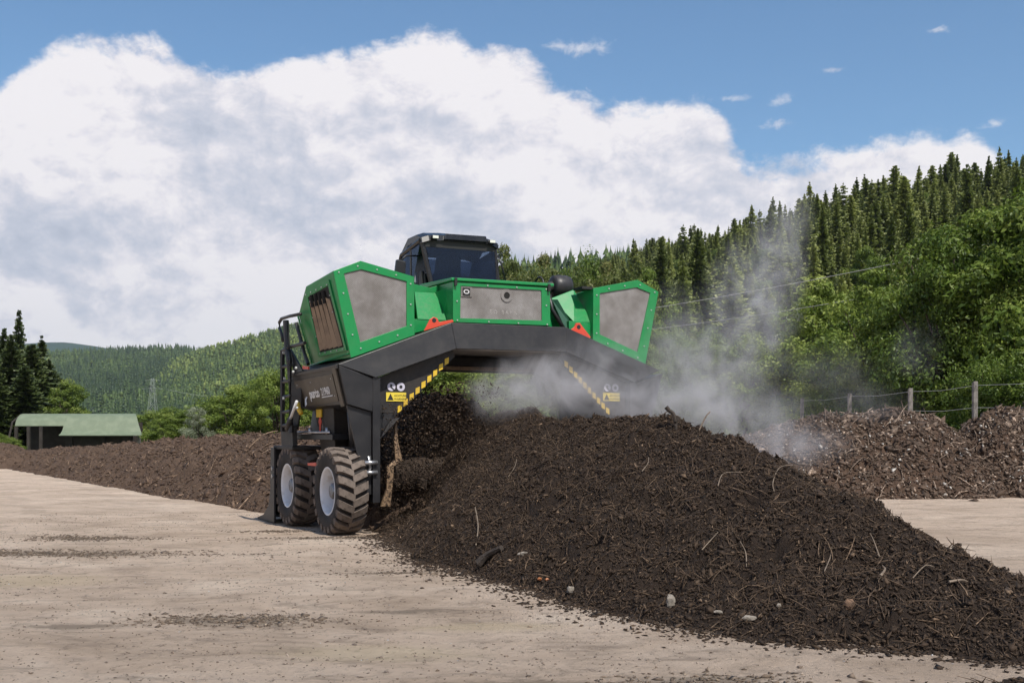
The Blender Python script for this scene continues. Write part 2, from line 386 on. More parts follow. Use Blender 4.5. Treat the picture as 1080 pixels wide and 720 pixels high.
CYM, SYM = math.cos(R(27)), math.sin(R(27))
def ground_mat():
    m_, t, p = material('pale_dirt')
    co = t.new('ShaderNodeNewGeometry').outputs['Position']
    sp = t.new('ShaderNodeSeparateXYZ', {0: co})
    st = t.new('ShaderNodeMapping', {'Vector': co, 'Scale': (.62, 1.0, 1.0)}).outputs[0]   # tracks and scrapes run across
    nb = t.noise(st, .8, 8, .65, .6); nm = t.noise(st, 3.2, 10, .72, .5); nf = t.noise(t.new('ShaderNodeMapping', {'Vector': co, 'Scale': (1.0, .55, 1.0)}).outputs[0], 11, 10, .84, .0); ng = t.noise(co, 60, 5, .75)
    col = t.ramp(nb, [(.30, (.43, .325, .24)), (.46, (.60, .465, .355)), (.56, (.66, .52, .405)), (.68, (.76, .62, .49))])
    col = t.mix(t.m('MULTIPLY', t.ss(nm, .50, .66), .65), col, (.31, .24, .185))
    col = t.mix(t.m('MULTIPLY', t.ss(nf, .54, .62), .6), col, (.20, .15, .112))
    col = t.mix(t.m('MULTIPLY', t.ss(ng, .56, .70), .4), col, (.60, .54, .48))
    # worn wheel tracks running alongside the row
    lat = t.m('ADD', t.m('MULTIPLY', sp.outputs[0], CYM), t.m('MULTIPLY', t.m('SUBTRACT', sp.outputs[1], 19.0), SYM))
    lon = t.m('SUBTRACT', t.m('MULTIPLY', t.m('SUBTRACT', sp.outputs[1], 19.0), CYM), t.m('MULTIPLY', sp.outputs[0], SYM))
    wob = t.m('MULTIPLY', t.m('SUBTRACT', t.noise(co, .25, 3), .5), 1.6)
    trk = None
    for c_ in (-4.3, -6.3, -8.4, -10.3):
        d_ = t.m('ABSOLUTE', t.m('SUBTRACT', t.m('ADD', lat, wob), c_)); w_ = t.ss(d_, .30, .16); trk = w_ if trk is None else t.m('MAXIMUM', trk, w_)
    cle = t.ss(t.m('SINE', t.m('ADD', t.m('MULTIPLY', lon, 34.0), t.m('MULTIPLY', lat, 20.0))), -.2, .5)
    trk = t.m('MULTIPLY', trk, t.ss(t.noise(co, .9, 4), .42, .62))
    col = t.mix(t.m('MULTIPLY', trk, t.m('MULTIPLY_ADD', cle, .30, .18)), col, (.33, .255, .195))
    # sandy yellow spots and churned dark patches: (X, Y, half-length, half-depth)
    nd = t.noise(st, 5.5, 8, .75, .8)
    def blob(lst):
        r_ = None
        for X, Y, a, b_ in lst:
            dx = t.m('DIVIDE', t.m('SUBTRACT', sp.outputs[0], X), a); dy = t.m('DIVIDE', t.m('SUBTRACT', sp.outputs[1], Y), b_)
            d = t.m('SQRT', t.m('ADD', t.m('MULTIPLY', dx, dx), t.m('MULTIPLY', dy, dy)))
            w = t.m('SUBTRACT', 1.0, d); r_ = w if r_ is None else t.m('MAXIMUM', r_, w)
        return t.m('MAXIMUM', r_, -.6)
    dk = blob([(-6.25, 17.5, 1.1, .55), (-6.2, 15.3, 3.0, .55), (-3.7, 18.7, .5, .3), (-2.3, 9.9, 1.0, .42), (-3.6, 9.6, .8, .25), (1.2, 7.5, .8, .4), (.3, 7.4, 1.0, .3),
               (-1.4, 13.2, .7, .25), (-2.4, 17.3, 2.0, .35), (-4.6, 8.6, .9, .25), (-.9, 10.4, .7, .2)])
    yl = blob([(-1.0, 8.55, 1.0, .5), (-5.2, 12.6, 1.2, .8), (-.2, 9.6, .9, .3)])
    col = t.mix(t.m('MULTIPLY', t.ss(t.m('ADD', dk, t.m('MULTIPLY', t.m('SUBTRACT', nd, .5), 2.6)), .15, .75), .7), col, (.22, .175, .13))
    col = t.mix(t.m('MULTIPLY', t.ss(t.m('ADD', yl, t.m('MULTIPLY', t.m('SUBTRACT', nd, .5), .9)), 0.0, .7), .5), col, (.56, .45, .29))
    far = t.ss(sp.outputs[1], 58, 95)
    gcol = t.ramp(t.noise(co, .8, 5), [(.3, (.035, .06, .015)), (.7, (.075, .11, .03))])
    xr = t.ss(sp.outputs[0], 12.2, 14.5)
    col = t.mix(t.m('MAXIMUM', far, xr), col, gcol)
    t.l.new(col, p.inputs['Base Color']); p.inputs['Roughness'].default_value = .95; p.inputs['Specular IOR Level'].default_value = .2
    h = t.m('ADD', t.m('MULTIPLY', nf, .6), t.m('ADD', t.m('MULTIPLY', nm, .9), t.m('MULTIPLY', ng, .25)))
    bp = t.new('ShaderNodeBump', {'Height': h, 'Strength': 1.0, 'Distance': .11}); t.l.new(bp.outputs[0], p.inputs['Normal'])
    return m_
M['ground'] = ground_mat()

# ------------------------------------------------------------------ ground sheet
def ground_z(X, Y):
    X = np.asarray(X, float); Y = np.asarray(Y, float)
    z = -.9 * sstep(Y, 50, 100)
    near = 1 - sstep(Y, 30, 60)
    z = z + near * (fbm(X * .5, Y, .35, 3, 5) * .035 + fbm(X * .4, Y, 2.2, 4, 6) * .022)
    z = z - .0 * X
    return z
def axis(lst):
    out = []
    for a, b_, st in lst: out += list(np.arange(a, b_, st))
    return np.array(out + [lst[-1][1]])
gx = axis([(-11000, -400, 2120), (-400, -60, 40), (-60, -14, 4), (-14, 10, .1), (10, 40, 3), (40, 400, 40), (400, 11000, 2120)])
gy = axis([(-2000, -100, 380), (-100, 4, 13), (4, 22, .07), (22, 60, .6), (60, 200, 10), (200, 1000, 100), (1000, 11000, 1000)])
GX, GY = np.meshgrid(gx, gy); GZ = ground_z(GX, GY)
idx = np.arange(GX.size).reshape(GX.shape)
F = np.stack([idx[:-1, :-1], idx[:-1, 1:], idx[1:, 1:], idx[1:, :-1]], -1).reshape(-1, 4)
g = link('ground', np_mesh('ground', np.stack([GX, GY, GZ], -1).reshape(-1, 3), F, M['ground'], smooth=True)); tag(g, kind='structure')

# ------------------------------------------------------------------ hills
def interp(px, kn): return np.interp(px, [k[0] for k in kn], [k[1] for k in kn])
HILLS = {
 'right_hill': dict(px=(380, 1700), Y0=110, Y1=[(380, 800), (600, 760), (700, 600), (780, 480), (850, 400), (1000, 360), (1080, 350), (1700, 320)],
    py=[(380, 452), (480, 400), (560, 345), (640, 300), (700, 285), (780, 280), (850, 262), (1000, 232), (1080, 218), (1300, 205), (1700, 240)]),
 'middle_hill': dict(px=(-200, 1000), Y0=[(-200, 1400), (300, 1300), (530, 700), (1000, 500)], Y1=[(-200, 2400), (100, 2400), (190, 2600), (300, 2300), (530, 1150), (600, 1000), (1000, 1000)],
    py=[(-200, 454), (20, 452), (60, 446), (110, 425), (150, 401), (190, 378), (250, 361), (300, 348), (400, 318), (530, 290), (600, 286), (700, 282), (800, 280), (1000, 300)]),
 'left_hill': dict(px=(-400, 520), Y0=1300, Y1=[(-400, 3200), (520, 3200)],
    py=[(-400, 340), (-100, 352), (0, 364), (55, 373), (100, 371), (150, 368), (185, 367), (230, 374), (300, 392), (520, 440)]),
 'distant_mountain': dict(px=(-900, 700), Y0=4200, Y1=[(-900, 7000), (700, 7000)],
    py=[(-900, 350), (-300, 356), (0, 364), (45, 361), (70, 361), (95, 364), (120, 368), (160, 373), (400, 395), (700, 440)]),
}
def hill_pos(h, px, t):
    Y0 = interp(px, h['Y0']) if isinstance(h['Y0'], list) else h['Y0']; Y1 = interp(px, h['Y1']); Y = Y0 + (Y1 - Y0) * t
    u = (px - 540) / FPX; X = u * Y
    zr = CAM_H + (HOR - interp(px, h['py'])) / FPX * Y1
    tt = np.clip(t, 0, 1)
    z = -1.5 + (zr + 1.5) * (tt ** 1.05) - np.maximum(t - 1, 0) * zr * 1.2
    z = z + fbm(px / 90.0, t * 4, 1.0, 4, 31) * .06 * zr * np.clip(tt * 2, 0, 1) * (1 - tt * .7)
    return X, Y, z
def hill_mat(name, c1, c2, sc):
    m_, t, p = material(name)
    co = t.new('ShaderNodeNewGeometry').outputs['Position']
    col = t.ramp(t.noise(co, sc, 8, .7), [(.35, c1), (.65, c2)])
    t.l.new(col, p.inputs['Base Color']); p.inputs['Roughness'].default_value = 1; p.inputs['Specular IOR Level'].default_value = .1
    return m_
M['hill'] = hill_mat('forest_floor', (.018, .032, .010), (.045, .065, .018), .05)
M['hill_far'] = hill_mat('far_forest', (.012, .03, .02), (.03, .06, .035), .01)
for nm, h in HILLS.items():
    P_, T_ = np.meshgrid(np.linspace(*h['px'], 160), np.concatenate([np.linspace(0, 1, 46), [1.15, 1.5]]))
    X, Y, z = hill_pos(h, P_, T_)
    idx = np.arange(P_.size).reshape(P_.shape)
    F = np.stack([idx[:-1, :-1], idx[:-1, 1:], idx[1:, 1:], idx[1:, :-1]], -1).reshape(-1, 4)
    o = link(nm, np_mesh(nm, np.stack([X, Y, z], -1).reshape(-1, 3), F, M['hill_far' if nm == 'distant_mountain' else 'hill'], smooth=True))
    tag(o, kind='structure')

# far forests: thousands of small crowns, one object per hill
def low_conifer(seed, broad=False):
    r_ = np.random.default_rng(seed); V = []; F = []
    if broad:
        rings = [(.10, .16), (.38, .30), (.68, .27), (.90, .14)]
    else:
        rings = [(.06, .20), (.32, .05), (.30, .155), (.56, .035), (.54, .11), (.80, .02)]
    n = 6
    for z, rad in rings:
        a0 = r_.random() * 6
        for j in range(n):
            a = a0 + 2 * math.pi * j / n; q = rad * (.7 + .6 * r_.random())
            V.append((q * math.cos(a), q * math.sin(a), z + r_.uniform(-.03, .03)))
    top = len(V); V.append((0, 0, 1.0))
    if broad:
        for k in range(len(rings) - 1):
            for j in range(n):
                a, b_ = k * n + j, k * n + (j + 1) % n; c, d = a + n, b_ + n; F += [(a, b_, d), (a, d, c)]
        for j in range(n): F.append(((len(rings) - 1) * n + j, (len(rings) - 1) * n + (j + 1) % n, top))
    else:
        for k in (0, 2, 4):
            for j in range(n):
                a, b_ = k * n + j, k * n + (j + 1) % n; c, d = a + n, b_ + n; F += [(a, b_, d), (a, d, c)]
        for j in range(n): F.append((5 * n + j, 5 * n + (j + 1) % n, top))
    return np.array(V), np.array(F)
LOWS = [low_conifer(i) for i in range(5)] + [low_conifer(40 + i, True) for i in range(3)]
def forest(name, hill, n, t_rng, px_rng, hgt, label, seed, broad_p=.25, bias=0, clear=None):
    r_ = np.random.default_rng(seed); h = HILLS[hill]
    px = r_.uniform(*px_rng, n); t = t_rng[0] + (t_rng[1] - t_rng[0]) * r_.random(n) ** .8
    if clear is not None: k = ~clear(px, t); px, t = px[k], t[k]; n = len(px)
    X, Y, z = hill_pos(h, px, t)
    pn = fbm(px / 60, t * 5, 1.0, 4, seed + 3)
    VV = []; FF = []; TT = []; off_ = 0
    pick = np.where(r_.random(n) < broad_p + pn * .5, 5 + r_.integers(0, 3, n), r_.integers(0, 5, n))
    hh = hgt * r_.uniform(.65, 1.25, n); hh[pick >= 5] *= .8
    for v_i, (V, F) in enumerate(LOWS):
        k = np.where(pick == v_i)[0]
        if not len(k): continue
        a = r_.uniform(0, 6.28, len(k)); w = hh[k] * r_.uniform(.85, 1.25, len(k))
        ca, sa = np.cos(a), np.sin(a)
        x = (V[None, :, 0] * ca[:, None] - V[None, :, 1] * sa[:, None]) * w[:, None] + X[k][:, None]
        y = (V[None, :, 0] * sa[:, None] + V[None, :, 1] * ca[:, None]) * w[:, None] + Y[k][:, None]
        zz = V[None, :, 2] * hh[k][:, None] + z[k][:, None] - .3
        VV.append(np.stack([x, y, zz], -1).reshape(-1, 3))
        FF.append((F[None] + (np.arange(len(k)) * len(V))[:, None, None]).reshape(-1, 3) + off_)
        tt = np.clip(.38 + pn[k] * .5 + r_.normal(0, .14, len(k)) + (.28 if v_i >= 5 else 0) + bias, 0, 1)
        TT.append(np.repeat(tt, len(V))); off_ += len(k) * len(V)
    o = link(name, np_mesh(name, np.concatenate(VV), np.concatenate(FF), M['needle_far'], np.concatenate(TT)))
    return tag(o, label, 'forest', kind='stuff')
def clearing(px, t):     # a narrow felled strip running up the middle hill
    X, Y, z = hill_pos(HILLS['middle_hill'], px, t); py = HOR - (z - CAM_H) / Y * FPX
    line = np.interp(px, [148, 182, 210], [407, 381, 369])
    return (px > 150) & (px < 212) & (np.abs(py - line) < 2.2)
forest('left_hill_forest', 'left_hill', 6500, (.03, 1.01), (-60, 330), 17, 'dark distant conifer forest on the ridge at the left', 3, .08, -.16)  # negative bias puts the shadow on this ridge into the crown tint
forest('middle_hill_forest', 'middle_hill', 8000, (.02, 1.01), (40, 420), 15, 'mixed green forest covering the slope behind the left bushes', 4, .35, .06, clearing)
forest('saddle_forest', 'middle_hill', 2600, (.3, 1.01), (420, 900), 19, 'far conifer ridge seen above the machine centre', 5, .1, -.05)
UPPER = True

# ------------------------------------------------------------------ trees
def conifer_mesh(seed, H=16.0, light=False, sparse=1.0, width=1.0):
    r_ = np.random.default_rng(seed); V = []; F = []; T = []; kz = r_.uniform(.55, .8); nwh = int((52 if not light else 44)); z0 = H * .05
    for i in range(nwh):
        z = z0 + (H * .985 - z0) * (i / (nwh - 1)) ** .92 + r_.uniform(-.22, .22)
        q = 1 - z / H
        L = (3.1 * min(q, .72) ** kz + .10) * width * r_.uniform(.8, 1.15)
        nb = max(4, int(round((11 if not light else 9) * sparse * (.5 + .5 * q ** .3))))
        a0 = r_.random() * 6.28
        for j in range(nb):
            a = a0 + 2 * math.pi * j / nb + r_.uniform(-.35, .35); Lb = L * r_.uniform(.5, 1.2); z_b = z + r_.uniform(-.22, .22)
            dr = np.array([math.cos(a), math.sin(a)]); pr = np.array([-dr[1], dr[0]])
            droop = (.30 if not light else .12) * r_.uniform(.5, 1.4); bt = r_.normal(0, .10)
            ns = max(3, int(round(5 + 5.5 * q)))
            for k in range(ns):
                f0 = (k + .2) / ns; rr = Lb * f0; zc = z_b - droop * rr * (1 + .25 * f0) + .12 * rr * f0
                wid = Lb * .19 * (1.15 - f0) + .08; ln = Lb / ns * 1.45
                for sgn in (-1, 1):
                    p0 = np.array([*(dr * rr * .9), zc])
                    tip = np.array([*(dr * (rr + ln * .9) + pr * sgn * wid * r_.uniform(.7, 1.2)), zc - .12 * wid - r_.uniform(0, .22)])
                    p1 = np.array([*(dr * (rr + ln) + pr * sgn * wid * .1), zc + r_.uniform(-.05, .05)])
                    p2 = np.array([*(dr * (rr + ln * .2) + pr * sgn * wid * .75), zc - .1 - r_.uniform(0, .30)])
                    o = len(V); V += [p0, p1, tip, p2]; F += [(o, o + 1, o + 2), (o, o + 2, o + 3)]
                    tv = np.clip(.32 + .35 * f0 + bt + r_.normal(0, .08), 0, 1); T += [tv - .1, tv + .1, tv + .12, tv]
    return np_mesh('crown', V, F, M['needle_light' if light else 'needle'], T)
def trunk_mesh(H, r0):
    b_ = MB(); b_.tube([(0, 0, -.4), (0, 0, H * .4), (.03, 0, H * .93)], r0, 7, .03)
    return b_.mesh('trunk', M['bark'], True)
def leafy_mesh(seed, mat_, H=8.0, rx=2.6, n_blob=72, n_leaf=340, leaf=.092, base=.08):
    r_ = np.random.default_rng(seed); C = []
    while len(C) < n_blob:
        u = r_.uniform(-1, 1, 3)
        if np.linalg.norm(u) > 1 or np.linalg.norm(u) < .35: continue
        zz = H * (base + .47) + u[2] * H * .44
        shrink = 1 - .25 * max(0, u[2]) ** 2
        C.append((u[0] * rx * shrink, u[1] * rx * shrink, zz, r_.uniform(.38, .85) * rx / 2.6, r_.normal(0, .13)))
    P_ = []; N_ = []; T_ = []
    for x, y, z, q, bt in C:
        d = r_.normal(size=(n_leaf, 3)); d /= np.linalg.norm(d, axis=1)[:, None]
        rad = q * (r_.uniform(.3, 1.0, n_leaf) ** .5) * (1 + .25 * np.sin(d[:, 0] * 5 + x) * np.cos(d[:, 2] * 4 + y))
        P_.append(np.array([x, y, z]) + d * rad[:, None] * np.array([1.1, 1.1, .75])); N_.append(d + r_.normal(0, .55, (n_leaf, 3)) + np.array([0, 0, .35]))
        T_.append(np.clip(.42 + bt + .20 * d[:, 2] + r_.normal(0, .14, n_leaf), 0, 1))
    Pn = np.concatenate(P_); N = np.concatenate(N_); N /= np.linalg.norm(N, axis=1)[:, None]; T = np.concatenate(T_); n = len(Pn)
    A = np.cross(N, r_.normal(size=(n, 3))); A /= np.linalg.norm(A, axis=1)[:, None]; B = np.cross(N, A)
    s = leaf * r_.uniform(.6, 1.35, n)[:, None]
    V = np.stack([Pn - A * s, Pn - B * s * .42 + N * s * .15, Pn + A * s, Pn + B * s * .42 + N * s * .15], 1).reshape(-1, 3)
    i = np.arange(n) * 4; F = np.stack([i, i + 1, i + 2, i + 3], 1)
    return np_mesh('crown', V, F, mat_, np.repeat(T, 4)), C
def leafy_trunk(seed, C, H=8.0):
    r_ = random.Random(seed); b_ = MB(); b_.tube([(0, 0, -.3), (.05, .03, H * .3), (-.05, .05, H * .62)], .16, 8, .07)
    for x, y, z, q, _ in C[::4]:
        z0 = H * r_.uniform(.12, .5)
        b_.tube([(0, 0, z0), (x * .5, y * .5, (z0 + z) / 2 + .2), (x * .9, y * .9, z)], .07, 5, .02)
    return b_.mesh('trunk', M['bark'], True)

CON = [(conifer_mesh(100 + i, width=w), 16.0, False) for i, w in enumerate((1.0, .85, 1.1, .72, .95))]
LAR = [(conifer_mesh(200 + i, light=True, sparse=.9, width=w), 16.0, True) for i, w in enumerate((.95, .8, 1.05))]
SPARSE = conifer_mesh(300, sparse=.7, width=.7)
DARK = []
for me_, _, _ in CON: d_ = me_.copy(); d_.materials.clear(); d_.materials.append(M['needle_dark']); DARK.append(d_)
SPARSE.materials.clear(); SPARSE.materials.append(M['needle_dark'])
CTR = trunk_mesh(16, .2)
def place_tree(name, crown, trunk, X, Y, z, s, sw, label, cat, group):
    e = empty(name, (X, Y, z), rnd.uniform(0, 6.28), label, cat, group); e.scale = (s * sw, s * sw, s)
    link('trunk', trunk, e); link('crown', crown, e); return e
# the denser remainder of the right hillside: one object, mid-detail crowns
def mid_forest():
    r_ = np.random.default_rng(66)
    src = bpy.data.collections.new('forest_sources')
    for k, me in enumerate([q[0] for q in CON[:4] + LAR[:3]] + [LEAFY['leaf'][0][0], LEAFY['brown'][1][0]]):
        o = bpy.data.objects.new('forest_source_%d' % k, me); src.objects.link(o)
        if k > 6: o.scale = (1.15, 1.15, 1.5)
    n = 1250; px = r_.uniform(560, 1330, n); t = .12 + .88 * r_.random(n) ** .7; X, Y, z = hill_pos(HILLS['right_hill'], px, t)
    me = bpy.data.meshes.new('upper_hill_forest'); me.vertices.add(n); me.vertices.foreach_set('co', np.stack([X, Y, z - .3], 1).astype(np.float32).ravel())
    for nm, tp, val in (('pick', 'INT', np.where(r_.random(n) < .17, r_.integers(7, 9, n), r_.integers(0, 7, n)).astype(np.int32)), ('turn', 'FLOAT', r_.uniform(0, 6.28, n).astype(np.float32)),
                        ('size', 'FLOAT', np.clip(r_.normal(.94, .23, n), .45, 1.5).astype(np.float32))):
        a = me.attributes.new(nm, tp, 'POINT'); a.data.foreach_set('value', val)
    ob = link('upper_hill_forest', me); tag(ob, 'dense conifers filling the upper right hillside', kind='stuff')
    ng = bpy.data.node_groups.new('scatter_conifers', 'GeometryNodeTree'); q = NT(ng)
    ng.interface.new_socket('Geometry', in_out='INPUT', socket_type='NodeSocketGeometry'); ng.interface.new_socket('Geometry', in_out='OUTPUT', socket_type='NodeSocketGeometry')
    gi = q.new('NodeGroupInput'); go = q.new('NodeGroupOutput'); ci = q.new('GeometryNodeCollectionInfo')
    ci.inputs['Collection'].default_value = src; ci.inputs['Separate Children'].default_value = True; ci.inputs['Reset Children'].default_value = False
    def att(nm, dt):
        a = q.new('GeometryNodeInputNamedAttribute', data_type=dt); a.inputs['Name'].default_value = nm; return a.outputs[0]
    ip = q.new('GeometryNodeInstanceOnPoints'); ip.inputs['Pick Instance'].default_value = True
    ng.links.new(gi.outputs[0], ip.inputs['Points']); ng.links.new(ci.outputs[0], ip.inputs['Instance'])
    ng.links.new(att('pick', 'INT'), ip.inputs['Instance Index'])
    cx = q.new('ShaderNodeCombineXYZ'); ng.links.new(att('turn', 'FLOAT'), cx.inputs[2]); ng.links.new(cx.outputs[0], ip.inputs['Rotation'])
    ng.links.new(att('size', 'FLOAT'), ip.inputs['Scale']); ng.links.new(ip.outputs[0], go.inputs[0])
    md = ob.modifiers.new('scatter', 'NODES'); md.node_group = ng
LEAFY = {}
for key, mk, cnt in (('leaf', 'leaf', 3), ('light', 'leaf_light', 3), ('silver', 'leaf_silver', 1), ('brown', 'leaf_brown', 2)):
    LEAFY[key] = []
    for i in range(cnt):
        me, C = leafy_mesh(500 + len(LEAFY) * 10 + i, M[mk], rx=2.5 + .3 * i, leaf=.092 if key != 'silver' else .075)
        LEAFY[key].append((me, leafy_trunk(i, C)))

mid_forest()
def px_pos(px, Y): return (px - 540) / FPX * Y
def z_at(py, Y): return CAM_H + (HOR - py) / FPX * Y

# conifers and larches on the right hillside, each a thing (the ones that show largest)
hr = HILLS['right_hill']; r2 = np.random.default_rng(77); placed = 0
ZONES = [(640, 760), (760, 860), (860, 960), (960, 1110)]
ZNAME = ['right of the machine', 'behind the rising steam', 'above the light broadleaf trees', 'above the tallest broadleaf trees']
for row, (tt, cnt) in enumerate(((1.0, 62), (.80, 56), (.60, 52), (.42, 48), (.27, 42), (.14, 24))):
    for i in range(cnt):
        px = 646 + (i + r2.uniform(-.42, .42)) * (480 / cnt)
        t_ = float(np.clip(tt + r2.uniform(-.08, .06), 0.02, 1.0))
        X, Y, z = [float(q) for q in hill_pos(hr, np.array(px), np.array(t_))]
        lar = r2.random() < (.42 if row else .22)
        me, H0, _ = (LAR if lar else CON)[r2.integers(0, 3 if lar else 5)]
        brd = row >= 2 and r2.random() < (.18, .30, .42, .5)[row - 2]
        Ht = float(np.clip(r2.normal(15.5, 2.8), 8.5, 22)) * (1.0 if row < 3 else .9)
        zn = next((k for k, q in enumerate(ZONES) if q[0] <= px < q[1]), 3 if px > 900 else 0)
        rowname = ('on the skyline ridge', 'just below the skyline', 'halfway up the slope', 'on the middle slope', 'low on the slope', 'at the foot of the slope')[row]
        kind = ('tall ' if Ht > 18.3 else 'short ' if Ht < 15 else 'mid-sized ') + ('light larch' if lar else 'dark spruce')
        if brd:
            kd = ('leaf', 'light', 'brown')[r2.integers(0, 3)]; me2, tr2 = LEAFY[kd][r2.integers(0, 2)]; s_ = float(r2.uniform(7.5, 12.5)) / 8
            word = dict(leaf='green', light='light green', brown='olive')[kd]
            place_tree('broadleaf_tree', me2, tr2, X, Y, z - .3, s_, float(r2.uniform(.8, 1.1)), f'rounded {word} broadleaf tree {rowname}, {ZNAME[zn]}', 'tree', f'{word} broadleaf trees {rowname}, {ZNAME[zn]}')
            continue
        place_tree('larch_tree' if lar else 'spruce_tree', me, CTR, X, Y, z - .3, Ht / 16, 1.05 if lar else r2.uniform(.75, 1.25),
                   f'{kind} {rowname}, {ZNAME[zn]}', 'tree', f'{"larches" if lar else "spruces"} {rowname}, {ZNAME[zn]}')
# dark conifers at the left edge, behind the shed
for px, py, Y, cr, sw, lab in ((20, 324, 118, 'S', .8, 'tallest sparse-topped spruce rising above the left tree group'),
        (4, 346, 122, 1, 1.1, 'dark spruce at the very left edge beside the tallest one'), (-22, 352, 126, 2, 1.2, 'dark spruce cut by the left picture edge'),
        (12, 352, 112, 0, 1.2, 'broad dark spruce right in front of the tallest spruce'), (33, 362, 116, 2, 1.15, 'dark spruce above the left end of the green roof'),
        (44, 354, 124, 3, .9, 'slim pointed spruce at the right side of the left tree group'), (52, 378, 119, 0, 1.2, 'lower dark spruce above the middle of the green roof'),
        (-6, 372, 108, 4, 1.25, 'dense dark spruce left of the green roof, near the ground'), (64, 398, 121, 2, 1.1, 'lowest dark spruce on the right slope of the left group'),
        (26, 385, 109, 2, 1.3, 'full dark spruce directly behind the left end of the shed')):
    Ht = z_at(py, Y) + .9
    place_tree('spruce_tree', SPARSE if cr == 'S' else DARK[cr], CTR, px_pos(px, Y), Y, -.9, Ht / 16, sw * 1.35 if cr != 'S' else sw * 1.2, lab, 'tree', None)
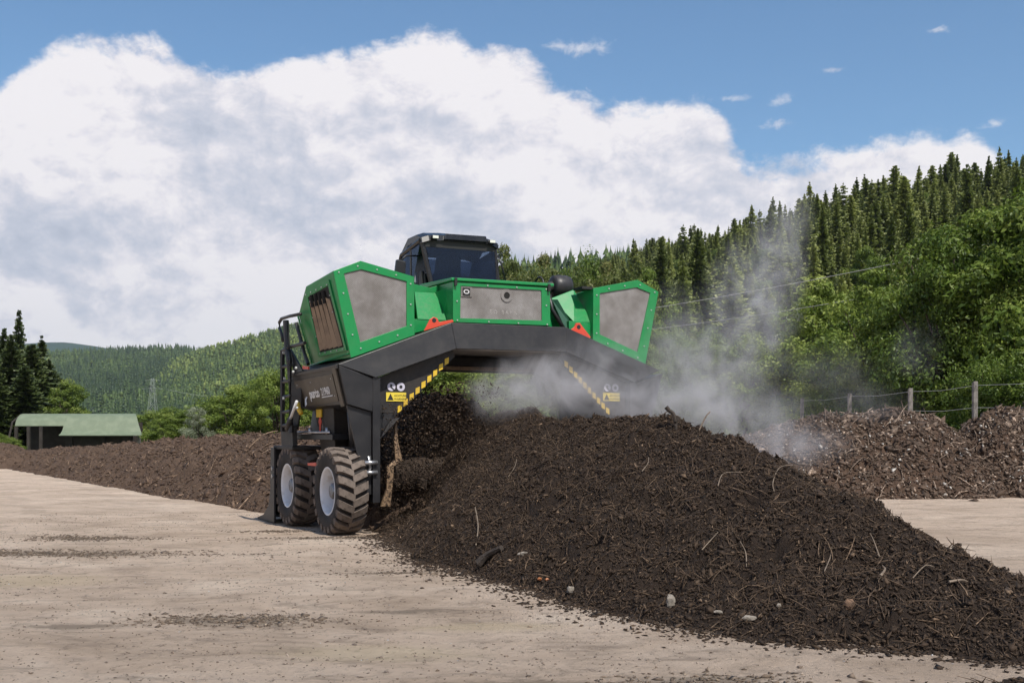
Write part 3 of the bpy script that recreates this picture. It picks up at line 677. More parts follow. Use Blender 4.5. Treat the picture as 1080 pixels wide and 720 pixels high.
# broadleaf trees and bushes: (px of centre, py of top, Y, widening, kind, variant, name, label)
BL = [
 # right of the picture, behind the fence
 (872, 292, 45, 1.0, 'light', 0, 'broadleaf_tree', 'light green broadleaf tree left of the cable crossing, with a silvery bush at its side'),
 (852, 322, 44, .75, 'silver', 0, 'willow_tree', 'silvery pale willow at the left edge of the light green trees'),
 (921, 282, 48, 1.0, 'leaf', 1, 'broadleaf_tree', 'mid green broadleaf tree under the right part of the cable'),
 (962, 290, 46, .95, 'light', 1, 'broadleaf_tree', 'light green broadleaf tree between the mid green and the tall dark one'),
 (1003, 246, 43, .8, 'leaf', 2, 'broadleaf_tree', 'tall green broadleaf tree where the cable ends'),
 (1050, 212, 43, .9, 'leaf', 0, 'broadleaf_tree', 'tallest but one broadleaf tree near the right edge'),
 (1096, 182, 42, 1.0, 'leaf', 1, 'broadleaf_tree', 'tallest broadleaf tree, cut by the right picture edge'),
 (1150, 200, 50, 1.0, 'leaf', 2, 'broadleaf_tree', 'broadleaf tree just outside the right picture edge'),
 (1062, 296, 42, 1.0, 'light', 2, 'broadleaf_tree', 'bright leafy tree in front of the tallest tree at the right edge'),
 (1008, 330, 43, .95, 'leaf', 0, 'broadleaf_tree', 'dark leafy tree behind the tallest fence post'),
 (948, 345, 42, .9, 'leaf', 2, 'broadleaf_tree', 'leafy tree behind the third fence post above the raw heap'),
 (898, 350, 42, .9, 'light', 2, 'broadleaf_tree', 'yellow green small tree behind the second fence post'),
 (848, 360, 46, .9, 'light', 0, 'broadleaf_tree', 'small light tree behind the leftmost fence post'),
 (822, 348, 58, .9, 'leaf', 1, 'broadleaf_tree', 'hazy small tree at the right rim of the steam'),
 (785, 352, 64, 1.0, 'light', 1, 'broadleaf_tree', 'small tree seen dimly through the thick steam'),
 (742, 350, 72, 1.0, 'leaf', 2, 'broadleaf_tree', 'small tree left of centre in the steam'),
 (700, 345, 80, 1.0, 'leaf', 0, 'broadleaf_tree', 'small tree behind the right green pod, veiled by steam'),
 (1088, 352, 36, .8, 'leaf', 1, 'bush', 'bush over the small raw heap at the right edge'),
 (1045, 380, 37, .75, 'leaf', 2, 'bush', 'dark bush right of the tallest fence post'),
 (985, 388, 41, .8, 'leaf', 0, 'bush', 'low bush between the two rightmost fence posts'),
 (925, 392, 44, .9, 'leaf', 1, 'bush', 'low bush between the second and third fence posts'),
 (870, 398, 47, .9, 'light', 1, 'bush', 'low bright bush between the two leftmost fence posts'),
 # behind the machine
 (528, 262, 132, .55, 'brown', 0, 'broadleaf_tree', 'tall olive tree right beside the cab window'),
 (548, 276, 126, .6, 'brown', 1, 'broadleaf_tree', 'olive tree above the left part of the centre housing'),
 (570, 272, 134, .6, 'brown', 0, 'broadleaf_tree', 'olive tree behind the exhaust elbow'),
 (592, 278, 128, .6, 'brown', 1, 'broadleaf_tree', 'olive tree just right of the exhaust elbow'),
 (614, 272, 136, .6, 'leaf', 2, 'broadleaf_tree', 'green tree above the bright sloped cover'),
 (636, 280, 130, .6, 'brown', 0, 'broadleaf_tree', 'olive tree above the left corner of the right pod'),
 (658, 272, 138, .6, 'brown', 1, 'broadleaf_tree', 'olive tree above the middle of the right pod'),
 (682, 280, 128, .6, 'leaf', 1, 'broadleaf_tree', 'green tree at the right corner of the right pod'),
 (506, 285, 120, .6, 'leaf', 0, 'broadleaf_tree', 'green tree hidden mostly behind the cab'),
 (450, 388, 70, 1.3, 'light', 0, 'bush', 'leftmost bright bush seen through the machine tunnel'),
 (482, 380, 66, 1.3, 'light', 1, 'bush', 'middle bright bush seen through the machine tunnel'),
 (514, 384, 72, 1.3, 'light', 2, 'bush', 'rightmost bright bush seen through the machine tunnel'),
 # left, behind the long windrow
 (156, 433, 112, 1.1, 'light', 1, 'bush', 'round yellow green bush at the right end of the shed'),
 (176, 436, 92, 1.1, 'light', 0, 'bush', 'pale bush right of the round yellow green one'),
 (188, 428, 96, 1.0, 'light', 2, 'bush', 'light bush between the pale bush and the silvery one'),
 (209, 430, 86, .75, 'silver', 0, 'willow_bush', 'silvery willow bush in the middle of the left bushes'),
 (222, 418, 92, 1.1, 'light', 1, 'bush', 'green bush right of the silvery willow bush'),
 (244, 408, 88, 1.0, 'light', 0, 'broadleaf_tree', 'light green tree half way between willow bush and machine ladder'),
 (268, 396, 90, 1.0, 'light', 2, 'broadleaf_tree', 'large light green tree left of the machine ladder'),
 (292, 390, 86, 1.0, 'light', 1, 'broadleaf_tree', 'light green tree right behind the machine ladder'),
 (316, 384, 92, 1.0, 'light', 0, 'broadleaf_tree', 'light green tree seen between ladder and wheel frame'),
 (345, 400, 88, 1.0, 'light', 2, 'broadleaf_tree', 'light green tree hidden behind the side frame'),
 (385, 395, 90, 1.0, 'light', 1, 'broadleaf_tree', 'light green tree hidden behind the left leg'),
 (70, 400, 113, 1.0, 'light', 0, 'broadleaf_tree', 'bright round tree above the middle of the shed roof'),
 (10, 461, 84, 1.2, 'light', 1, 'bush', 'low bright bush left of the shed'),
 (-12, 455, 82, 1.2, 'light', 2, 'bush', 'low bush at the left picture edge'),
]
for px, py, Y, w, kd, vi, nm, lab in BL:
    if 815 < px < 1000 and Y < 60: Y = max(Y, 12.7 * FPX / (px - 540) + 8.5)
    base = float(ground_z(0, Y)); top = z_at(py, Y); s = (top - base) / 8.0
    me, tr = LEAFY[kd][vi]
    sw = w * (1.0 if s > .8 else min(1.35, 1.0 / max(s, .6)))
    place_tree(nm, me, tr, px_pos(px, Y), Y, base, s, sw, lab, 'tree' if 'tree' in nm else 'bush', None)

# ------------------------------------------------------------------ machine frame of reference
OX, OY, YAW = 0.0, 19.0, R(27)
CY, SY = math.cos(YAW), math.sin(YAW)
def to_world(x, y): return OX + x * CY - y * SY, OY + x * SY + y * CY
def to_local(X, Y): X = X - OX; Y = Y - OY; return X * CY + Y * SY, -X * SY + Y * CY
def at(px, py, x=None, y=None, z=None):          # where a sight line meets a plane of the machine
    d = Vector(((px - 540) / FPX, 1, (HOR - py) / FPX)); dx, dy = d.x * CY + d.y * SY, -d.x * SY + d.y * CY
    cx, cy = to_local(0, 0); D = (dx, dy, d.z); C = (cx, cy, CAM_H)
    for i, v_ in enumerate((x, y, z)):
        if v_ is not None: k = (v_ - C[i]) / D[i]
    return Vector((C[0] + D[0] * k, C[1] + D[1] * k, C[2] + D[2] * k))

# ------------------------------------------------------------------ compost heaps
def chips(name, P_, N_, size, aspect, mat_, seed, parent=None, lie=.8, light=.12):
    """irregular elongated flakes lying on a surface: one joined object"""
    r_ = np.random.default_rng(seed); n = len(P_)
    A = r_.normal(size=(n, 3)); A -= N_ * (A * N_).sum(1)[:, None] * lie; A /= np.linalg.norm(A, axis=1)[:, None]
    B = np.cross(A, N_ + r_.normal(0, .3, (n, 3))); B /= np.linalg.norm(B, axis=1)[:, None]; C = np.cross(A, B)
    L = (r_.uniform(size[0], size[1], n) * (1 + (r_.random(n) < .06) * 1.1))[:, None]; Wd = L * .42 / r_.uniform(aspect[0], aspect[1], n)[:, None]; Tk = Wd * r_.uniform(.4, .9, n)[:, None]
    j = lambda: r_.uniform(.6, 1.3, n)[:, None]
    V = np.stack([P_ - A * L * .5, P_ - B * Wd * j() - C * Tk * .5, P_ + C * Tk * j() + A * L * .12 * j(), P_ + B * Wd * j() - C * Tk * .5, P_ + A * L * .5 * j() + C * Tk * .5], 1)
    F = np.array([(0, 1, 2), (0, 2, 3), (0, 3, 1), (4, 2, 1), (4, 3, 2), (4, 1, 3)])
    F = (F[None] + (np.arange(n) * 5)[:, None, None]).reshape(-1, 3)
    T = np.clip(r_.beta(2.0, 3.2, n) + (r_.random(n) < light) * r_.uniform(.25, .6, n), 0, 1)
    o = link(name, np_mesh(name, V.reshape(-1, 3), F, mat_, np.repeat(T, 5)), parent); o['kind'] = 'stuff'; return o
def fibres(name, P_, N_, length, rad, mat_, seed, parent=None, light=(.75, 1.0)):
    """thin bent stalks and roots: one joined object"""
    r_ = np.random.default_rng(seed); n = len(P_)
    A = r_.normal(size=(n, 3)); A -= N_ * (A * N_).sum(1)[:, None] * .85; A /= np.linalg.norm(A, axis=1)[:, None]
    B = np.cross(A, N_); B /= np.linalg.norm(B, axis=1)[:, None]; C = np.cross(A, B)
    L = (length[0] + (length[1] - length[0]) * r_.random(n) ** 2.5)[:, None]; rr = (rad * r_.uniform(.6, 1.6, n))[:, None]
    bend = (r_.normal(0, .22, n))[:, None]; secs = []
    for k, f0 in enumerate((-.5, -.2, .15, .5)):
        c = P_ + A * L * f0 + B * L * bend * (f0 * f0 * 2) + N_ * (rr * 1.4 + L * .05 * (1 - abs(f0) * 2))
        q = rr * (.5, 1.0, .9, .35)[k]
        secs += [c + B * q, c + (C * .87 - B * .5) * q, c - (C * .87 + B * .5) * q]
    V = np.stack(secs, 1); F = []
    for k in range(3):
        for a in range(3):
            b_ = (a + 1) % 3; F.append((k * 3 + a, k * 3 + b_, k * 3 + 3 + b_, k * 3 + 3 + a))
    F = (np.array(F)[None] + (np.arange(n) * 12)[:, None, None]).reshape(-1, 4)
    T = r_.uniform(*light, n)
    o = link(name, np_mesh(name, V.reshape(-1, 3), F, mat_, np.repeat(T, 12)), parent); o['kind'] = 'stuff'; return o
def hfield(name, hf, xr, yr, st, mat_, parent, cut=.0, jitter=.0, seed=1):
    xs = np.arange(xr[0], xr[1], st); ys = np.arange(yr[0], yr[1], st); X, Y = np.meshgrid(xs, ys); Z = hf(X, Y)
    idx = np.arange(X.size).reshape(X.shape)
    keep = np.maximum.reduce([Z[:-1, :-1], Z[1:, :-1], Z[:-1, 1:], Z[1:, 1:]]) > cut
    F = np.stack([idx[:-1, :-1], idx[:-1, 1:], idx[1:, 1:], idx[1:, :-1]], -1)[keep]
    r_ = np.random.default_rng(seed)
    V = np.stack([X + r_.uniform(-1, 1, X.shape) * jitter, Y + r_.uniform(-1, 1, X.shape) * jitter, Z], -1).reshape(-1, 3)
    used = np.unique(F); mp = np.full(len(V), -1); mp[used] = np.arange(len(used))
    return link(name, np_mesh(name, V[used], mp[F], mat_, smooth=False), parent)
def sample(hf, xr, yr, n, seed, cut=.02, weight=None):
    r_ = np.random.default_rng(seed); X = r_.uniform(*xr, n * 3); Y = r_.uniform(*yr, n * 3); Z = hf(X, Y); k = Z > cut
    if weight is not None: k &= r_.random(n * 3) < weight(X, Y)
    X, Y, Z = X[k][:n], Y[k][:n], Z[k][:n]; e = .03
    nx = (hf(X + e, Y) - hf(X - e, Y)) / (2 * e); ny = (hf(X, Y + e) - hf(X, Y - e)) / (2 * e)
    N = np.stack([-nx, -ny, np.ones_like(nx)], 1); N /= np.linalg.norm(N, axis=1)[:, None]
    k = N[:, 2] > .42; return np.stack([X, Y, Z], 1)[k], N[k]

# heap A: the turned windrow running out of the machine towards the right foreground (machine-local coordinates, y < 0)
A_RIDGE = [(-12.2, 0), (-11.6, .10), (-10.8, .26), (-9.8, .52), (-8.9, .78), (-8.3, .96), (-7.3, 1.20), (-6.2, 1.44), (-5.5, 1.56), (-4.7, 1.66), (-3.4, 1.72), (-1.8, 1.74), (-.6, 1.80), (0, 1.85), (.6, 1.75), (1.0, 1.5)]
A_FAR = [(-12.2, .3), (-11.2, .7), (-10.4, .95), (-9.7, 1.1), (-8.8, 1.25), (-7.5, 1.4), (-6.4, 1.6), (-5.4, 1.9), (-4.5, 2.2), (-3.7, 2.4), (-1.5, 2.5), (-.1, 2.3), (1.2, 2.1)]
A_CRE = [(-12.2, -.9), (-10, -.85), (-7, -.45), (-4, -.1), (-2, 0), (1.2, 0)]
A_WID = [(-12.2, .5), (-11.6, 1.3), (-11.1, 1.9), (-10.4, 2.5), (-9.7, 2.84), (-8.8, 3.05), (-7.5, 3.2), (-5.4, 3.05), (-3.7, 3.02), (-1.5, 2.62), (-.1, 2.3), (1.2, 2.1)]
def hA(x, y):
    H = interp(y, A_RIDGE); W = interp(y, A_WID) * (1 + .05 * fbm(x * 0 + 3, y, .9, 3, 8) + np.where(x > 0, .0, 0))
    xc = interp(y, A_CRE); u = np.where(x > xc, (x - xc) / interp(y, A_FAR), (xc - x) / (W + xc))
    base = H * np.where(u < 1, (1 - np.clip(u, 0, 1) ** 1.45) ** 1.0, -(u - 1) * 2.0)
    # a scooped flank where the rotor throws material, beside the left leg
    base = base - .75 * np.exp(-((x + 1.75) / .75) ** 2) * sstep(y, -1.5, .0) * np.clip(base, 0, 1)
    edge_ = np.clip(base / .12, 0, 1)
    cl = np.abs(fbm(x, y, 2.1, 3, 25)); det = fbm(x, y, .8, 3, 21) * .10 + fbm(x + y * .4, y * .7, 2.6, 3, 22) * .16 - np.clip(.12 - cl, 0, 1) * .35 * edge_ + fbm(x, y, 10, 3, 23, .6) * .095 + fbm(x * 1.0, y, 34, 2, 24) * .022
    return base + det * (.35 + .65 * edge_) - .012
def scoop(x, y): return hA(x, y)
heapA = empty('compost_windrow', (OX, OY, 0), YAW, 'dark freshly turned compost heap spilling from the machine towards the right foreground', 'compost heap')
hfield('heap_surface', hA, (-3.9, 3.7), (-12.4, 1.2), .026, M['compost'], heapA, cut=-.07, jitter=.008)
near = lambda x, y: np.clip(1.0 - (x - .3) * .8, .12, 1)
P_, N_ = sample(hA, (-3.6, 3.4), (-12.2, 1.0), 145000, 31, -.004, near)
chips('compost_crumbs', P_ + N_ * .006, N_, (.014, .066), (1.4, 4.5), M['compost_chip'], 32, heapA, .45, .07)
P_, N_ = sample(hA, (-3.6, 3.4), (-12.2, 1.0), 12500, 33, .01, near)
fibres('root_fibres', P_, N_, (.06, .34), .0034, M['compost_chip'], 34, heapA, (.55, .97))
P_, N_ = sample(hA, (-3.4, 3.2), (-12.0, .6), 240, 35, .05, near)
fibres('pale_stalks', P_, N_, (.10, .42), .0042, M['compost_chip'], 36, heapA, (.86, 1.0))
# crumbs lying on the ground along the toe
def toe_scatter():
    r_ = np.random.default_rng(41); n = 8200
    y = r_.uniform(-12.0, 0, n); W = interp(y, A_WID) + .02 + r_.exponential(.15, n) - .12; x = -W
    y = np.where(y < -10.8, y - r_.exponential(.12, n), y)
    X, Y = to_world(x, y); Z = ground_z(X, Y) + .006
    return np.stack([X, Y, Z], 1)
P_ = toe_scatter(); cr = chips('spilled_crumbs', P_, np.tile([0, 0, 1.0], (len(P_), 1)), (.012, .07), (1.2, 2.6), M['compost_chip'], 42, None, .9, .03)
tag(cr, 'dark crumbs spilled on the pale dirt along the toe of the turned heap', 'crumbs')

# heap B: the long windrow still ahead of the machine (same axis, bending left)
def hB(x, y):
    xc = -2.2 * (np.clip(y, 0, 90) / 34.0) ** 1.25
    H = np.interp(y, [0.9, 1.4, 2.2, 3.6, 6, 13, 20, 34, 46, 56, 60], [.6, 1.7, 2.35, 2.2, 1.70, 1.47, 1.26, .90, .62, .3, 0])
    W = np.interp(y, [0.9, 3, 6, 12, 30, 46, 56, 60], [1.9, 2.2, 2.35, 2.5, 2.6, 2.4, 1.8, .8])
    u = np.abs(x - xc) / W
    base = H * np.where(u < 1, 1 - np.clip(u, 0, 1) ** 1.5, -(u - 1) * 1.5)
    det = fbm(x, y, .7, 3, 51) * .14 + fbm(x + y * .6, y * .55 - x * .3, 2.6, 3, 52) * .22 + fbm(x, y, 8, 3, 53) * .10
    return base + det * np.clip(base / .15, .3, 1) - .02 - .9 * sstep(OY + y * CY, 50, 100) * 1.0
heapB = empty('compost_windrow', (OX, OY, 0), YAW, 'long low brown windrow stretching from behind the machine to the far left', 'compost heap')
hfield('heap_surface', hB, (-9.5, 3.2), (1.0, 60), .065, M['windrow'], heapB, cut=-.6, jitter=.025)
wB = lambda x, y: np.clip(14 / (y + 4), .12, 1) * np.where(x < 1.2, 1, .15)
P_, N_ = sample(hB, (-8, 3), (1.2, 58), 52000, 54, .0, wB)
chips('compost_crumbs', P_ + N_ * .01, N_, (.05, .19), (1.6, 5), M['windrow_chip'], 55, heapB, .6, .06)
P_, N_ = sample(hB, (-8, 3), (1.2, 45), 500, 56, .05, wB)
fibres('pale_stalks', P_, N_, (.15, .7), .011, M['windrow_chip'], 57, heapB, (.85, 1.0))
# small mound at the far left
def hM(x, y):
    u = np.sqrt((x / 3.4) ** 2 + (y / 2.4) ** 2)
    return 1.25 * (1 - np.clip(u, 0, 1.2) ** 1.6) + fbm(x, y, .8, 4, 61) * .16 + fbm(x, y, 6, 2, 62) * .06 - .05
hm = empty('compost_mound', (-23.2, 52.0, -.03), 0, 'small brown compost mound at the left picture edge before the shed', 'compost heap')
hfield('heap_surface', hM, (-4, 4), (-3, 3), .09, M['windrow'], hm, cut=-.15, jitter=.03)
P_, N_ = sample(hM, (-4, 4), (-3, 1), 2500, 63, .0); chips('compost_crumbs', P_, N_, (.07, .2), (1.6, 3.5), M['windrow_chip'], 64, hm, .6, .06)

# raw heaps at the right
def hR1(x, y):
    R_ = np.interp(x, [3.0, 4.0, 4.9, 6.4, 7.6, 8.9, 10.1, 10.8, 11.3, 11.9, 12.7, 13.6], [0, .7, 1.18, 1.55, 1.95, 2.12, 2.14, 1.93, 1.62, 1.25, .6, 0])
    W = np.interp(x, [3.0, 5, 8, 11, 13.6], [1.2, 2.6, 3.35, 3.3, 2.0])
    u = np.abs(y - 30.9) / W
    base = R_ * np.where(u < 1, 1 - np.clip(u, 0, 1) ** 1.7, -(u - 1) * 1.5)
    return base + (fbm(x, y, .9, 3, 71) * .18 + fbm(x, y, 4, 3, 72) * .13 + fbm(x, y, 14, 2, 73) * .06) * np.clip(base / .2, .3, 1) - .03
def hR2(x, y):
    R_ = np.interp(x, [10.6, 11.2, 12.0, 12.7, 13.6, 14.4, 16.5, 18.0], [0, 1.1, 1.82, 2.05, 2.10, 1.9, 1.4, 0])
    W = np.interp(x, [10.6, 12, 15, 18], [1.2, 2.9, 3.2, 1.5])
    u = np.abs(y - 30.6 - (x - 11) * .12) / W
    base = R_ * np.where(u < 1, 1 - np.clip(u, 0, 1) ** 1.7, -(u - 1) * 1.5)
    return base + (fbm(x, y, .9, 3, 81) * .2 + fbm(x, y, 4, 3, 82) * .14 + fbm(x, y, 14, 2, 83) * .06) * np.clip(base / .2, .3, 1) - .03
for hf, xr, lab, sd_ in ((hR1, (2.8, 13.8), 'broad reddish brown heap of raw green waste with pale scraps, right background', 90), (hR2, (10.4, 18.2), 'raw waste heap cut by the right picture edge, next to the broad one', 95)):
    e = empty('raw_waste_heap', (0, 0, 0), 0, lab, 'compost heap')
    hfield('heap_surface', hf, xr, (26.8, 35), .06, M['rawheap'], e, cut=-.05, jitter=.02)
    w_ = lambda x, y: np.where(y < 31.6, 1, .12)
    P_, N_ = sample(hf, xr, (26.9, 34), 15000, sd_, .0, w_); chips('waste_chips', P_ + N_ * .01, N_, (.06, .22), (1.2, 4.0), M['raw_chip'], sd_ + 1, e, .6, .2)
    P_, N_ = sample(hf, xr, (26.9, 33), 900, sd_ + 2, .02, w_); chips('pale_scraps', P_ + N_ * .02, N_, (.03, .15), (1.0, 3.5), M['plastic'], sd_ + 3, e, .7, 1)
    P_, N_ = sample(hf, xr, (26.9, 33), 420, sd_ + 4, .02, w_); fibres('pale_stalks', P_, N_, (.2, .9), .012, M['raw_chip'], sd_ + 5, e, (.8, 1.0))

# ------------------------------------------------------------------ the compost turner
T = empty('compost_turner', (OX, OY, 0), YAW, 'large green and black windrow turner straddling the compost row, seen from its rear left corner', 'machine')
def mir(pts, s): return [(x * s, y, z) for x, y, z in pts]
def bolt_mesh():
    b_ = MB(); b_.tube([(0, 0, 0), (0, -.012, 0)], .0115, 8); return b_.mesh('bolt', M['bolt'])
BOLT = bolt_mesh()
def bolt(p, parent, rz=0):
    o = link('bolt', BOLT, parent); o.location = p; o.rotation_euler = (0, 0, rz); return o
def along(pts, n):   # n points spaced along a closed polygon
    P = [Vector(p) for p in pts]; L = [(P[(i + 1) % len(P)] - P[i]).length for i in range(len(P))]; tot = sum(L); out = []
    for k in range(n):
        d = tot * k / n
        for i, l in enumerate(L):
            if d <= l: out.append(P[i].lerp(P[(i + 1) % len(P)], d / l)); break
            d -= l
    return out

# arch beam (rear rim), hood behind it
arch = MB()
outer = [(-2.905, 2.575), (-1.05, 3.275), (1.02, 3.285), (2.86, 2.62)]
inner = [(2.30, 2.40), (.985, 2.875), (-.99, 2.865), (-2.32, 2.385)]
L0 = [(x, -.03, z) for x, z in outer[:2]] ; ox = outer; ix = inner[::-1]
def band(y0, y1, dz0, dz1):
    for k in range(3):
        a, b_, c, d = ox[k], ox[k + 1], ix[k + 1], ix[k]
        arch.loft([(a[0], y0 + .05, a[1]), (b_[0], y0 + .05, b_[1]), (c[0], y0, c[1]), (d[0], y0, d[1])],
                  [(a[0], y1, a[1]), (b_[0], y1, b_[1]), (c[0], y1, c[1]), (d[0], y1, d[1])])
for k, nm in enumerate(('arch_beam', 'arch_beam', 'arch_beam')):
    a, b_, c, d = ox[k], ox[k + 1], ix[k + 1], ix[k]
    m_ = MB().loft([(a[0], .03, a[1]), (b_[0], .03, b_[1]), (c[0], -.03, c[1]), (d[0], -.03, d[1])],
                   [(a[0], .30, a[1]), (b_[0], .30, b_[1]), (c[0], .30, c[1]), (d[0], .30, d[1])])
    m_.build(nm, M['black'], T, .008)
hood = MB()
for k in range(3):
    a, b_ = ox[k], ox[k + 1]; c, d = ix[k + 1], ix[k]
    lo = lambda p, q: (p[0] * .985, p[1] - .02)
    a2, b2 = (a[0] * .985, a[1] - .015), (b_[0] * .985, b_[1] - .015); c2, d2 = (c[0], c[1] + .03), (d[0], d[1] + .03)
    hood.loft([(p[0], .305, p[1]) for p in (a2, b2, c2, d2)], [(p[0], 2.45, p[1]) for p in (a2, b2, c2, d2)])
hood.build('tunnel_hood', M['black_dirty'], T)
MB().box((-2.2, 2.33, 2.63), (2.2, 2.44, 2.90)).build('crossbeam', M['black_dirty'], T, .01)
MB().box((-2.2, 2.25, 2.66), (2.2, 2.32, 2.73)).build('crossbeam', M['worn'], T, .01)

def text_mesh(body, size, extrude=.002, bold=0.0):
    cu = bpy.data.curves.new('lettering', 'FONT'); cu.body = body; cu.size = size; cu.extrude = extrude; cu.offset = bold; cu.resolution_u = 3
    to = bpy.data.objects.new('lettering_source', cu); COL.objects.link(to)
    dg = bpy.context.evaluated_depsgraph_get(); me = bpy.data.meshes.new_from_object(to.evaluated_get(dg))
    COL.objects.unlink(to); bpy.data.objects.remove(to); return me
def place_mesh(name, me, mat_, parent, origin, xax, up):
    me.materials.clear(); me.materials.append(mat_)
    x = Vector(xax).normalized(); u = Vector(up); u = (u - x * u.dot(x)).normalized(); n = x.cross(u)
    m4 = Matrix((x, u, n)).transposed().to_4x4(); m4.translation = Vector(origin)
    me.transform(m4); return link(name, me, parent)

def side_x(z): return -2.905 + (2.575 - z) / .59 * .15       # outer face of the left side frame
def make_side(s):
    poly = [(-2.9, 2.565), (-2.325, 2.37), (-2.36, 1.87), (-2.757, 1.98)]
    sf = MB().xz([(x * s * -1, z) for x, z in poly] if s > 0 else poly, .01, 2.45).build('side_frame', M['black'], T, .008)
    if s < 0:
        def sp(y, z, o=0.0): return (side_x(z) - o, y, z)
        MB().plate([sp(.36, 2.04, .004), sp(.36, 2.45, .004), sp(2.36, 2.41, .004), sp(2.30, 1.98, .004)], .012).build('service_panel', M['brown_panel'], sf, .004)
        MB().plate([sp(.10, 1.96, .004), sp(.10, 2.53, .004), sp(.27, 2.53, .004), sp(.27, 1.95, .004)], .03).build('edge_profile', M['brown_panel'], sf, .006)
        MB().plate([sp(.02, 2.515, .01), sp(.02, 2.575, .01), sp(2.45, 2.53, .01), sp(2.45, 2.49, .01)], .02).build('top_profile', M['black'], sf, .006)
        for y, z in ((.46, 2.38), (.46, 2.12), (1.5, 2.36), (2.25, 2.34), (2.2, 2.05), (1.35, 2.24)): bolt(sp(y, z, .012), sf, R(-90))
        # lettering as on the panel: swoosh emblem, word, number
        xa, up = (0, -1, .012), (side_x(3) - side_x(2), 0, 1)
        o1 = at(327.5, 420, x=side_x(2.12) - .022); o2 = at(339.5, 417, x=side_x(2.15) - .022); k_ = 1.0
        place_mesh('lettering', text_mesh('purco', .21, .002, .006), M['white'], sf, (o1.x, o1.y, o1.z), (0, -1, .035), up)
        place_mesh('lettering', text_mesh('21960', .17, .002, .003), M['white'], sf, (o2.x, o2.y, o2.z), (0, -1, .035), up)
        e0 = at(323.5, 418, x=side_x(2.12) - .02)
        for q in (((.17, .17), (.11, .18), (-.04, -.02), (-.01, -.09)), ((-.06, .17), (-.10, .16), (.02, -.02), (.05, .0)), ((.02, -.03), (.07, -.03), (-.06, -.17), (-.12, -.13))):
            MB().plate([(e0.x - b_ * -.25, e0.y + a, e0.z + b_) for a, b_ in q], .003).build('emblem_stroke', M['white'], sf)
        MB().plate([(o2.x, o2.y, o2.z - .035), (o2.x, o2.y, o2.z - .02), (o2.x, o2.y - .52, o2.z - .005), (o2.x, o2.y - .52, o2.z - .02)], .003).build('underline', M['white'], sf)
    return sf
make_side(-1); make_side(1)

